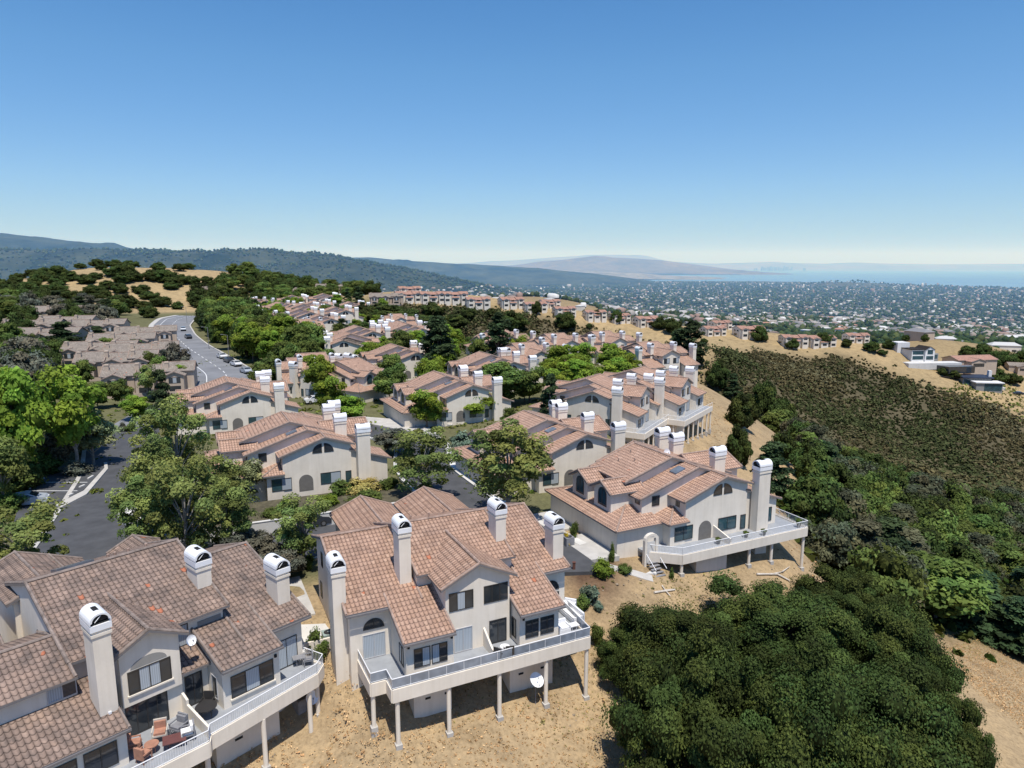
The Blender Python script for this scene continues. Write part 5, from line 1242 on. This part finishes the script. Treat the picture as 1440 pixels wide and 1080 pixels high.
LH = {'oakm': 'dark oak on the dry grass hill'}; GH = {'oakm': 'dark oaks on the dry grass hill'}
for i, (u, v, hw, ht) in enumerate([(55, 392, 16, 16), (80, 388, 18, 22), (100, 392, 14, 16), (120, 396, 16, 14), (60, 408, 14, 12), (130, 410, 16, 12), (82, 398, 14, 14), (160, 385, 16, 16), (178, 386, 18, 22), (192, 392, 14, 14), (212, 392, 12, 20), (228, 393, 16, 20), (245, 396, 16, 18), (258, 396, 12, 16),
       (205, 418, 10, 12), (250, 432, 10, 11), (140, 408, 10, 10), (115, 414, 6, 7), (20, 400, 14, 12), (40, 404, 12, 12), (5, 420, 20, 40), (28, 440, 20, 20), (200, 408, 14, 12), (300, 399, 8, 7), (45, 420, 18, 16), (70, 425, 20, 18), (95, 432, 18, 16), (180, 430, 16, 22), (165, 440, 18, 22), (210, 444, 16, 20), (275, 397, 10, 12), (290, 396, 10, 12), (312, 395, 12, 12), (322, 393, 10, 10), (240, 404, 12, 10), (170, 404, 10, 9), (335, 392, 12, 14), (352, 398, 12, 14), (380, 400, 14, 16), (400, 396, 12, 14), (430, 402, 14, 16), (460, 400, 14, 16)]):
    T('oakm', u, v + 3, v - ht * .72, hw * .9, LH['oakm'], group=GH['oakm'])
for i, (u, v, hw, ht) in enumerate([(608, 441, 18, 18), (660, 446, 11, 16), (690, 443, 8, 12), (722, 462, 21, 26), (754, 440, 7, 20), (796, 460, 17, 24), (840, 448, 8, 14), (828, 460, 5, 8), (866, 452, 9, 18), (928, 460, 13, 16), (945, 466, 14, 22), (1068, 478, 12, 22), (1113, 488, 11, 14), (1160, 484, 12, 20), (1190, 486, 8, 12), (952, 475, 9, 16), (990, 482, 6, 9),
       (540, 448, 30, 24), (570, 455, 30, 22), (600, 460, 28, 20), (640, 458, 20, 18), (515, 452, 26, 24), (560, 470, 24, 18), (590, 474, 26, 18), (630, 474, 20, 16), (500, 470, 22, 22)]):
    T('oakm' if i < 17 else 'oakm', u, v + 2, v - ht + 2, hw, 'dark oak on the slope below the ridge houses', group='dark oaks on the slope below the ridge houses')
for i, (u, v, hw, ht) in enumerate([(1225, 492, 12, 12), (1250, 488, 10, 10), (1240, 497, 7, 6), (1380, 505, 14, 22), (1395, 515, 16, 22), (1415, 512, 14, 20), (1435, 515, 14, 22), (1400, 535, 14, 16), (1425, 538, 12, 14), (1360, 500, 12, 14), (1300, 478, 6, 8), (1275, 478, 6, 8), (1340, 530, 10, 10), (1325, 525, 8, 8)]):
    T('oakm', u, v + 2, v - ht, hw, 'dark tree around the modern houses on the spur', group='dark trees around the modern houses on the spur')
# --- chaparral: uncountable brush
def brush(name, polys, n, size, leafs, mat, seed, label, hmul=1., cat='brush'):
    rg = np.random.default_rng(seed); P_ = []
    for poly in polys:
        xs = [p[0] for p in poly]; ys = [p[1] for p in poly]; k = int(n * 4); X = rg.uniform(min(xs), max(xs), k); Y = rg.uniform(min(ys), max(ys), k)
        m = inpoly(X, Y, poly); P_.append(np.stack([X[m], Y[m]], 1)[:n])
    P_ = np.concatenate(P_); P_ = P_ + rg.normal(0, 4 if cat == 'brush' else .8, P_.shape) * (rg.uniform(0, 1, (len(P_), 1)) < .5); Z = H(P_[:, 0], P_[:, 1]); dens = np.clip(.75 + .7 * fbm(P_[:, 0], P_[:, 1], 15, 3), .05, 1.8)
    nb = len(P_); ci = np.repeat(np.arange(nb), leafs); m = len(ci); d = sphere_pts(m, rg); d[:, 2] = np.abs(d[:, 2])
    s = (size * rg.uniform(.3, 1.0, nb) ** 1.0 * dens * np.where(rg.uniform(0, 1, nb) < .06, 2.0, 1.0) * 1.25)[ci]
    pos = np.stack([P_[ci, 0], P_[ci, 1], Z[ci]], 1) + d * (s * rg.uniform(.5, 1.05, m))[:, None] * np.array([1, 1, .9 * hmul])
    hue = rg.uniform(0, 1, nb) * .45 + .55 * np.clip(.5 + .6 * fbm(P_[:, 0], P_[:, 1], 42, 3), 0, 1)
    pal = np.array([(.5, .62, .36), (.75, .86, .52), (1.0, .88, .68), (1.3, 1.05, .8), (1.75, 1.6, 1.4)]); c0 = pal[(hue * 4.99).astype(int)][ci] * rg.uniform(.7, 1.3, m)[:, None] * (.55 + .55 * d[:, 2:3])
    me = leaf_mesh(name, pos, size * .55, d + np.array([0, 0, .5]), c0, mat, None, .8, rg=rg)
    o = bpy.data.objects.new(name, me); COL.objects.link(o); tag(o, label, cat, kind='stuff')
brush('chaparral', [SCRUB_POLYS[0]], 23000, 1.75, 17, M['scrub'], 21, 'grey-green chaparral covering the canyon slope on the right')
brush('chaparral', [SCRUB_POLYS[1]], 10000, 1.9, 16, M['scrub'], 22, 'grey-green chaparral on the slope behind the tiled houses')
brush('chaparral', [[(110, 176), (84, 205), (70, 225), (150, 240), (240, 262), (300, 235), (300, 200), (230, 215)]], 1800, 2.6, 18, M['scrub'], 23, 'darker chaparral where the wood meets the open brush')
brush('understory', [FOREST], 5000, 1.8, 16, M['leaf_oak'], 24, 'dark undergrowth filling the wooded slope')
brush('dry_grass', [[(-24, 34), (6, 36), (14, 60), (36, 66), (30, 64), (8, 52), (-2, 50), (-22, 44)], [(46, 56), (60, 70), (58, 80), (44, 68)]], 5000, .16, 6, leafmat('leaf_straw', (.46, .36, .21), .1, .1), 45, 'thin dry grass on the bare slope below the decks', cat='grass')
brush('dry_weeds', [[(-24, 34), (6, 44), (14, 60), (36, 66), (40, 84), (36, 110), (50, 150), (40, 215), (22, 215), (34, 130), (20, 70), (-2, 50), (-22, 44)]], 1500, .28, 9, leafmat('leaf_dry', (.40, .31, .18), .1, .1), 25, 'sparse dry weeds on the bare slope', cat='weeds')
brush('dry_weeds', [[(185, 300), (216, 285), (262, 300), (262, 322), (222, 330)]], 700, 1.2, 10, M['leaf_mid'], 26, 'dotted young shrubs on the dry bank below the dark modern house', cat='shrubs')
brush('ground_cover', [[(-75, 60), (-30, 64), (-5, 74), (30, 100), (34, 150), (36, 225), (5, 240), (-60, 262), (-90, 180), (-75, 110)]], 2600, .9, 10, M['leaf_mid'], 27, 'low planting and ground cover between the houses', .6, cat='planting')
brush('ground_cover', [[(-60, 78), (-75, 112), (-110, 112), (-90, 60), (-60, 60), (-54, 72)]], 1500, .9, 14, M['leaf_mid'], 28, 'dense planting around the small car park', .8, cat='planting')

# ------------------------------------------------------------------ the town in the valley
vm, vn, vb_ = newmat('town_paint'); at = N(vn, 'ShaderNodeAttribute'); at.attribute_name = 'tint'; L(vn, at.outputs['Color'], vb_.inputs['Base Color']); vb_.inputs['Roughness'].default_value = .8
def town_pts(n, r0, r1, a0, a1, rg, p=1.0):
    r = r0 * (r1 / r0) ** (rg.uniform(0, 1, n) ** p); a = rg.uniform(R(a0), R(a1), n); x = r * np.sin(a); y = r * np.cos(a); z = H(x, y); z = np.where((y > 2700) & (y < 6500) & (x < 1200), np.maximum(z, RIDGE2(x, y)), z)
    k = (z > -188.2) & (y > 520) & ~((x < -60) & (r < 900)); return x[k], y[k], z[k], r[k]
rg = np.random.default_rng(77)
x, y, z, r = town_pts(70000, 640, 9300, -42, 44, rg, .85)
k = (fbm(x, y, 160, 3) + rg.uniform(-.9, .9, len(x))) > -.75
k &= ~((np.abs(x - 40) < 120) & (np.abs(y - 1300) < 50)) & ~((x > 235) & (x < 480) & (y > 440) & (y < 620) & (rg.uniform(0, 1, len(x)) < .9)); x, y, z, r = x[k], y[k], z[k], r[k]
iv, jf = ICO; n = len(x); sz = rg.uniform(2.4, 6.0, n) * (.75 + np.minimum(r, 6000) / 5000); s3 = np.stack([sz, sz, sz * rg.uniform(.7, 1.25, n)], 1)
V = iv[None] * s3[:, None] * rg.uniform(.75, 1.2, (n, len(iv), 1)) + np.stack([x, y, z + sz * .6], 1)[:, None]
col = np.array([(.8, 1.0, .7), (1.2, 1.25, .8), (.6, .8, .6), (1.5, 1.35, .9), (.7, .9, .75)])[rg.integers(0, 5, n)] * rg.uniform(.6, 1.3, (n, 1))
me = bpy.data.meshes.new('distant_trees'); me.vertices.add(n * len(iv)); me.vertices.foreach_set('co', V.ravel())
F_ = (jf[None] + (np.arange(n) * len(iv))[:, None, None]).reshape(-1, 3); me.loops.add(F_.size); me.loops.foreach_set('vertex_index', F_.ravel()); me.polygons.add(len(F_)); me.polygons.foreach_set('loop_start', np.arange(0, F_.size, 3)); me.polygons.foreach_set('loop_total', np.full(len(F_), 3)); me.update()
ca = me.color_attributes.new('tint', 'FLOAT_COLOR', 'POINT'); ca.data.foreach_set('color', np.concatenate([np.repeat(col, len(iv), 0), np.ones((n * len(iv), 1))], 1).ravel()); me.materials.append(M['farwood'])
o = bpy.data.objects.new('distant_trees', me); COL.objects.link(o); tag(o, 'tree cover of the town in the valley between the ridge and the bay', 'trees', kind='stuff')
def small_house(wall, roof, L_, W_, h_, flat=False):
    b = MB(); w_ = MB(); w_.box(-L_ / 2, L_ / 2, -W_ / 2, W_ / 2, -3, h_, wall)
    if flat: b.box(-L_ / 2 - .3, L_ / 2 + .3, -W_ / 2 - .3, W_ / 2 + .3, h_, h_ + .5, roof)
    else:
        x0, x1, y0, zt = L_ / 2 + .5, L_ / 2 - W_ * .3, W_ / 2 + .5, h_ + W_ * .2
        b.face([(-x0, -y0, h_), (x0, -y0, h_), (x1, 0, zt), (-x1, 0, zt)], roof); b.face([(x0, y0, h_), (-x0, y0, h_), (-x1, 0, zt), (x1, 0, zt)], roof)
        b.face([(x0, -y0, h_), (x0, y0, h_), (x1, 0, zt)], roof); b.face([(-x0, y0, h_), (-x0, -y0, h_), (-x1, 0, zt)], roof)
    q = MB()
    for k in range(3): q.box(-L_ / 2 + L_ * (.15 + .27 * k), -L_ / 2 + L_ * (.3 + .27 * k), -W_ / 2 - .05, -W_ / 2 + .1, 1, 2.4, M['glass'])
    r1 = w_.build('wall'); r2 = b.build('roof'); r3 = q.build('window'); out = (r1.data, r2.data, r3.data)
    for r_ in (r1, r2, r3): bpy.data.objects.remove(r_)
    return out
roofs = [simple('roof_pale', (.50, .49, .47), .8), simple('roof_grey', (.20, .20, .205), .8), simple('roof_brown', (.22, .16, .12), .8), simple('roof_white', (.58, .58, .57), .7), simple('roof_red', (.36, .19, .13), .8)]
wl = [M['stucco_white'], M['stucco_pink'], M['stucco']]
SH = [(small_house(wl[i % 3], roofs[i % 5], 14 + 3 * (i % 3), 9 + (i % 2) * 2, 3.2 + 2.4 * (i % 2), i % 4 == 3), i % 5) for i in range(10)]
RN = ['pale', 'dark grey', 'brown', 'white', 'red-tiled']
x, y, z, r = town_pts(1500, 600, 2100, -38, 42, rg, 1.)
cnt = 0; taken = []
for i in range(len(x)):
    if cnt >= 230: break
    u, v = pxX(x[i], y[i], z[i]); 
    if not (380 < u < 1460 and v > 370): continue
    if any((x[i] - a) ** 2 + (y[i] - b) ** 2 < 24 ** 2 for a, b in taken): continue
    taken.append((x[i], y[i])); cnt += 1; (ms, ri) = SH[i % 10]
    e = empty('valley_house', (x[i], y[i], z[i] + 1.2), rg.uniform(0, 6.28), 'small ' + RN[ri] + '-roofed house among the trees of the valley town', 'house', 'small ' + RN[ri] + '-roofed houses of the valley town')
    for nm, m_ in zip(('wall', 'roof', 'window'), ms): c = bpy.data.objects.new(nm, m_); COL.objects.link(c); c.parent = e
x, y, z, r = town_pts(9000, 1300, 9300, -22, 43, rg, .85); k = ~((x < 200) & (z > -95) & (y > 2400)); x, y, z, r = x[k], y[k], z[k], r[k]; n = len(x)
Lh = rg.uniform(9, 20, n) * (1 + (rg.uniform(0, 1, n) < .05) * 2.2); Wh = rg.uniform(8, 13, n) * (1 + (rg.uniform(0, 1, n) < .04) * 1.5); Hh = rg.uniform(5.5, 9.5, n) * (1 + (r > 5500) * (rg.uniform(0, 1, n) < .06) * 2.5); an = rg.uniform(0, 3.14, n)
cub = np.array([(-.5, -.5, 0), (.5, -.5, 0), (.5, .5, 0), (-.5, .5, 0), (-.5, -.5, .7), (.5, -.5, .7), (.5, .5, .7), (-.5, .5, .7), (-.35, 0, 1), (.35, 0, 1)])
q = cub[None] * np.stack([Lh, Wh, Hh], 1)[:, None]; c_, s_ = np.cos(an)[:, None], np.sin(an)[:, None]
V = np.stack([q[..., 0] * c_ - q[..., 1] * s_ + x[:, None], q[..., 0] * s_ + q[..., 1] * c_ + y[:, None], q[..., 2] + z[:, None]], -1).reshape(-1, 3)
fq = [(0, 1, 5, 4), (1, 2, 6, 5), (2, 3, 7, 6), (3, 0, 4, 7), (4, 5, 9, 8), (6, 7, 8, 9)]; ft = [(5, 6, 9), (7, 4, 8)]
faces = []; 
base = np.arange(n)[:, None] * 10
Q = np.concatenate([(np.array(f)[None] + base) for f in fq]); Tt = np.concatenate([(np.array(f)[None] + base) for f in ft])
me = bpy.data.meshes.new('distant_town'); me.vertices.add(len(V)); me.vertices.foreach_set('co', V.ravel()); idx = np.concatenate([Q.ravel(), Tt.ravel()]); me.loops.add(len(idx)); me.loops.foreach_set('vertex_index', idx)
me.polygons.add(len(Q) + len(Tt)); me.polygons.foreach_set('loop_start', np.concatenate([np.arange(0, Q.size, 4), Q.size + np.arange(0, Tt.size, 3)])); me.polygons.foreach_set('loop_total', np.concatenate([np.full(len(Q), 4), np.full(len(Tt), 3)])); me.update()
pal = np.array([(.40, .39, .38), (.22, .215, .21), (.28, .24, .20), (.62, .62, .61), (.16, .155, .155), (.34, .31, .28), (.28, .19, .15)])
ca = me.color_attributes.new('tint', 'FLOAT_COLOR', 'POINT'); ca.data.foreach_set('color', np.concatenate([np.repeat(pal[rg.integers(0, 7, n)], 10, 0), np.ones((n * 10, 1))], 1).ravel()); me.materials.append(vm)
o = bpy.data.objects.new('distant_town', me); COL.objects.link(o); tag(o, 'countless small pale buildings of the town down to the bay shore', 'town', kind='stuff')
# city towers on the far shore
b = MB(); tm2 = simple('hazy_tower', (.16, .18, .2), .8)
for i in range(46):
    u = 1085 + rg.normal(0, 16); D_ = 27000 + rg.uniform(-900, 900); xx = (u - 720) / FPX * D_ ; hh = rg.uniform(10, 90) * (1 if rg.random() < .85 else 1.5); wv = rg.uniform(30, 60)
    b.box(xx, xx + wv, D_, D_ + wv, -190, -190 + 60 + hh, tm2)
tag(b.build('city_skyline'), 'hazy cluster of city towers on the far shore of the bay', 'skyline', kind='stuff')
# ------------------------------------------------------------------ small things
def onpx(u, v, z=.36): return gz(u, v, z)
def chair(u, v, z, ang, label, mat, cush=None, sc=1.):
    x, y, _ = onpx(u, v, z); r = empty('chair', (x, y, z), R(ang), label, 'chair'); r.scale = (sc,) * 3
    b = MB(); b.box(-.3, .3, -.3, .3, .34, .42, mat); b.build('seat', r)
    b = MB(); b.prism([(-.36, -.3), (-.28, -.3), (-.28, .3), (-.36, .3)], .3, .95, mat); b.build('backrest', r)
    if cush: b = MB(); b.box(-.26, .28, -.26, .26, .42, .54, cush); b.box(-.28, -.16, -.26, .26, .545, .88, cush); b.build('cushion', r)
    for sx in (-.27, .27):
        for sy in (-.27, .27): b = MB(); b.tube((sx, sy, 0), (sx, sy, .36), .025, .025, mat, 5); b.build('leg', r)
    for sy in (-.33, .33): b = MB(); b.box(-.3, .26, sy - .03, sy + .03, .58, .63, mat); b.box(.2, .25, sy - .025, sy + .025, .0, .58, mat); b.build('armrest', r)
def sofa(u, v, z, ang, w_, label, mat, cush):
    x, y, _ = onpx(u, v, z); r = empty('sofa', (x, y, z), R(ang), label, 'sofa')
    b = MB(); b.box(-.42, .42, -w_ / 2, w_ / 2, .06, .34, mat); b.build('base', r)
    b = MB(); b.box(-.5, -.34, -w_ / 2, w_ / 2, .06, .78, mat); b.build('backrest', r)
    for s in (-1, 1): b = MB(); b.box(-.42, .42, s * w_ / 2 - .09 * (s > 0), s * w_ / 2 + .09 * (s < 0), .343, .58, mat); b.build('armrest', r)
    n = max(1, round((w_ - .2) / .75))
    for k in range(n): a = -w_ / 2 + .1 + k * (w_ - .2) / n; b = MB(); b.box(-.33, .4, a + .01, a + (w_ - .2) / n - .01, .345, .48, cush); b.build('cushion', r)
def table(u, v, z, rad, hh, label, mat, square=False):
    x, y, _ = onpx(u, v, z); r = empty('table', (x, y, z), R(26), label, 'table')
    b = MB()
    if square: b.box(-rad, rad, -rad * .7, rad * .7, hh - .05, hh, mat)
    else: b.tube((0, 0, hh - .05), (0, 0, hh), rad, rad, mat, 20)
    b.build('tabletop', r)
    for k in range(4): a = math.pi / 4 + k * math.pi / 2; q = MB(); q.tube((rad * .6 * math.cos(a), rad * .6 * math.sin(a), 0), (rad * .6 * math.cos(a), rad * .6 * math.sin(a), hh - .05), .025, .025, mat, 5); q.build('leg', r)
chair(226, 1040, .36, -70, 'terracotta-cushioned lounge chair in the middle of the lower left deck', M['wood'], M['orange'], 1.15)
chair(190, 1056, .36, 20, 'terracotta lounge chair by the sliding doors of the lower left deck', M['orange'], M['orange'], 1.1)
chair(203, 1070, .36, 70, 'rust-coloured chair nearest the frame edge on the lower left deck', M['orange'], M['orange'], 1.0)
table(214, 1057, .36, .38, .5, 'small round orange-brown table between the terracotta chairs', M['orange'])
chair(252, 1032, .36, -110, 'grey wicker chair at the right of the lower left deck', M['wicker'], M['wicker'], 1.15); chair(264, 1040, .36, -150, 'grey chair against the railing of the lower left deck', M['wicker'], M['cushion'], 1.1)
table(246, 1048, .36, .6, .45, 'low rectangular dark red table by the lower left railing', simple('dark_red_wood', (.14, .055, .05), .5), True)
table(291, 1008, .36, .62, .72, 'dark round mesh table on the small balcony recess', M['frame']); chair(292, 996, .36, -90, 'dark metal chair behind the round mesh table', M['frame'])
table(421, 935, .36, .42, .6, 'small square table at the right corner balcony of the lower left house', M['wicker'], True); chair(424, 925, .36, -60, 'beige chair at the right corner balcony of the lower left house', M['wood'], M['gate']); chair(433, 934, .36, 200, 'grey chair by the corner railing of the lower left house', M['wicker'])
sofa(803, 868, .36, 206, 2.3, 'long white outdoor sofa on the right end of the centre deck', M['white'], M['cushion']); sofa(791, 888, .36, 296, .95, 'white outdoor armchair near the wall of the centre deck', M['white'], M['cushion']); sofa(800, 858, .36, 250, .95, 'white outdoor armchair behind the long white sofa', M['white'], M['cushion'])
table(806, 884, .36, .4, .35, 'low white table between the white deck seats', M['white'], True)
chair(703, 926, .36, 60, 'dark striped chair behind the centre railing, left one', M['frame'], M['wicker']); chair(716, 923, .36, 100, 'dark striped chair behind the centre railing, right one', M['frame'], M['wicker']); table(710, 918, .36, .35, .5, 'small white table between the two striped chairs', M['white'])
def planter(u, v, z, label, hgt=.6):
    x, y, _ = onpx(u, v, z); r = empty('planter', (x, y, z), 0, label, 'planter')
    b = MB(); b.tube((0, 0, 0), (0, 0, .35), .16, .22, M['frame'], 12); b.build('pot', r)
    c = bpy.data.objects.new('plant', PROTO['shrub'][0][0]); COL.objects.link(c); c.parent = r; c.location = (0, 0, .3); c.scale = (.3, .3, .35 * hgt)
planter(1123, 741, .4, 'potted plant at the outer corner of the right-hand deck', 1.2); planter(1074, 752, .4, 'pot beside the tall chimney on the right-hand deck'); planter(1049, 755, .4, 'small pot near the privacy wall of the right-hand deck'); planter(1010, 764, .4, 'pot on the right-hand deck in front of the porch arch')
def dish(x, y, z, mast, ang, label, rad=.38, tilt=40):
    r = empty('satellite_dish', (x, y, z), R(ang), label, 'satellite dish')
    b = MB(); b.tube((0, 0, -.3), (0, 0, mast), .03, .03, M['wicker'], 6); b.build('mast', r)
    d = MB(); n = 16; ax = Matrix.Rotation(R(-tilt), 4, 'Y')
    rings = [(0, 0)] + [(rad * k / 4, .12 * (k / 4) ** 2) for k in range(1, 5)]
    c0 = Vector((.08, 0, mast + .1))
    P_ = [[c0 + ax @ Vector((h_, q * math.cos(2 * math.pi * j / n), q * 1.1 * math.sin(2 * math.pi * j / n))) for j in range(n)] for q, h_ in rings[1:]]
    for j in range(n):
        d.face([c0, P_[0][j], P_[0][(j + 1) % n]], M['cap'])
        for k in range(3): d.face([P_[k][j], P_[k + 1][j], P_[k + 1][(j + 1) % n], P_[k][(j + 1) % n]], M['cap'])
    d.build('dish', r, smooth=True)
    a = MB(); e = c0 + ax @ Vector((.45, 0, -.05)); a.tube(c0 + ax @ Vector((.1, 0, -rad)), e, .015, .015, M['wicker'], 5); a.tube(e, e + Vector((-.1, 0, .03)), .04, .04, M['wicker'], 6); a.build('feed_arm', r)
x, y, z = gpx(763, 992); dish(x - .5, y, z, 1.9, 300, 'white satellite dish on a mast beside a post of the centre deck', .5, 50)
x, y, z = gpx(440, 1012); dish(x, y, z, 1.6, 300, 'white satellite dish under the deck of the lower left house', .42, 20)
o = by_wall = gz(795, 640, 3.6); dish(o[0], o[1] - .25, 3.3, .5, 296, 'white satellite dish on the gable wall below quarter-round windows', .42, 10)
o = gz(934, 632, 7.0); dish(o[0], o[1] - .9, 6.2, .6, 296, 'white satellite dish on a chimney behind the right-hand roof', .42, 15)
o = gz(262, 908, 4.6); dish(o[0], o[1] + .5, 4.3, .3, 318, 'small white satellite dish at the eave beside the bedroom gable', .3, 20)
def ac(u, v, z, label, mat, ang=26):
    x, y, _ = gz(u, v, z); z = h1(x, y) if z < 0 else z; r = empty('air_conditioner', (x, y, z), R(ang), label, 'air conditioner')
    b = MB(); b.box(-.45, .45, -.45, .45, -.1, .85, mat); b.build('casing', r); f = MB(); f.tube((0, 0, .852), (0, 0, .87), .36, .36, M['frame'], 16); f.tube((0, 0, .875), (0, 0, .9), .1, .1, mat, 8); f.build('fan_grille', r)
ac(424, 1008, -3.4, 'grey air conditioner in the shade under the lower left deck', M['wicker'], 48); ac(463, 905, -.3, 'pale green air conditioner between the two foreground houses', M['acgreen'])
ac(799, 766, .14, 'grey air conditioner by the golden shrub and garage wall', M['wicker'])
def branch(pts, label):
    b = MB(); Q = [Vector((lambda g_: (g_[0], g_[1], g_[2] + .12))(gpx(u, v))) for u, v in pts[0]]
    for a, c in zip(Q[:-1], Q[1:]): b.tube(a, c, .11, .08, M['wood'], 6)
    for s in pts[1:]:
        S = [Vector((lambda g_: (g_[0], g_[1], g_[2] + .16))(gpx(u, v))) for u, v in s]
        for a, c in zip(S[:-1], S[1:]): b.tube(a, c, .08, .03, M['wood'], 5)
    tag(b.build('fallen_branch'), label, 'branch')
branch([[(920, 835), (933, 833), (949, 831)], [(931, 826), (936, 833), (943, 841)]], 'bleached crossed branch lying on the bare slope before the right-hand house')
branch([[(1064, 809), (1082, 809), (1093, 809), (1110, 818)], [(1088, 809), (1100, 806), (1110, 799)]], 'forked bleached branch lying on the dirt right of the deck posts')
for i, (u, v) in enumerate([(807, 806), (1000, 770)][:1]):
    x, y, z = gpx(u, v); b = MB(); b.box(-.12, .12, -.12, .12, -.3, 1.0, M['rust']); b.box(-.15, .15, -.15, .15, 1.0, 1.06, M['rust']); o = b.build('bollard'); o.location = (x, y, z); tag(o, 'rusty square bollard at the edge of the mulch bed', 'bollard')
x, y, z = gpx(913, 805); b = MB(); b.box(-.6, .6, -.4, .4, -.1, .08, M['conc_w']); o = b.build('concrete_slab'); o.location = (x, y, z); tag(o, 'small pale concrete slab lying on the dirt', 'slab')
def lamp(u, v, hgt, label):
    x, y, z = gpx(u, v); r = empty('street_lamp', (x, y, z), R(200), label, 'street lamp')
    b = MB(); b.tube((0, 0, -.3), (0, 0, hgt), .09, .06, M['wicker'], 8); b.tube((0, 0, hgt), (1.3, 0, hgt + .25), .05, .04, M['wicker'], 6); b.build('pole', r)
    h_ = MB(); h_.box(1.1, 1.8, -.13, .13, hgt + .2, hgt + .32, M['wicker']); h_.build('lamp_head', r)
lamp(294, 492, 7, 'grey street lamp at the far kerb of the grey road'); lamp(322, 506, 7, 'grey street lamp behind the white cars on the grey road'); lamp(263, 455, 7, 'distant street lamp at the bend of the grey road')
# loose stones and leaf litter under the decks
rg = np.random.default_rng(5)
poly = [(-30, 33), (-8, 36), (8, 46), (16, 60), (34, 66), (38, 76), (30, 70), (12, 62), (2, 52), (-8, 44), (-12, 52), (-16, 52), (-18, 40)]
X = rg.uniform(-30, 60, 5500); Y = rg.uniform(32, 110, 5500); m = inpoly(X, Y, poly) | inpoly(X, Y, [(46, 56), (60, 70), (58, 80), (44, 68)]); X, Y = X[m], Y[m]; Z = H(X, Y)
n = len(X); iv, jf = ICO; s = rg.uniform(.03, .10, n) * (1 + 1.2 * (rg.uniform(0, 1, n) < .05)); V = (iv[None] * s[:, None, None] * rg.uniform(.6, 1.2, (n, len(iv), 1)) * np.array([1, 1, .6]) + np.stack([X, Y, Z + .02], 1)[:, None]).reshape(-1, 3)
F_ = (jf[None] + (np.arange(n) * len(iv))[:, None, None]).reshape(-1, 3)
me = bpy.data.meshes.new('loose_stones'); me.from_pydata(V.tolist(), [], F_.tolist()); me.materials.append(simple('stone', (.27, .215, .15), .9, 0, .4, 2)); o = bpy.data.objects.new('loose_stones', me); COL.objects.link(o); tag(o, 'loose stones and litter on the bare slope', 'stones', kind='stuff')
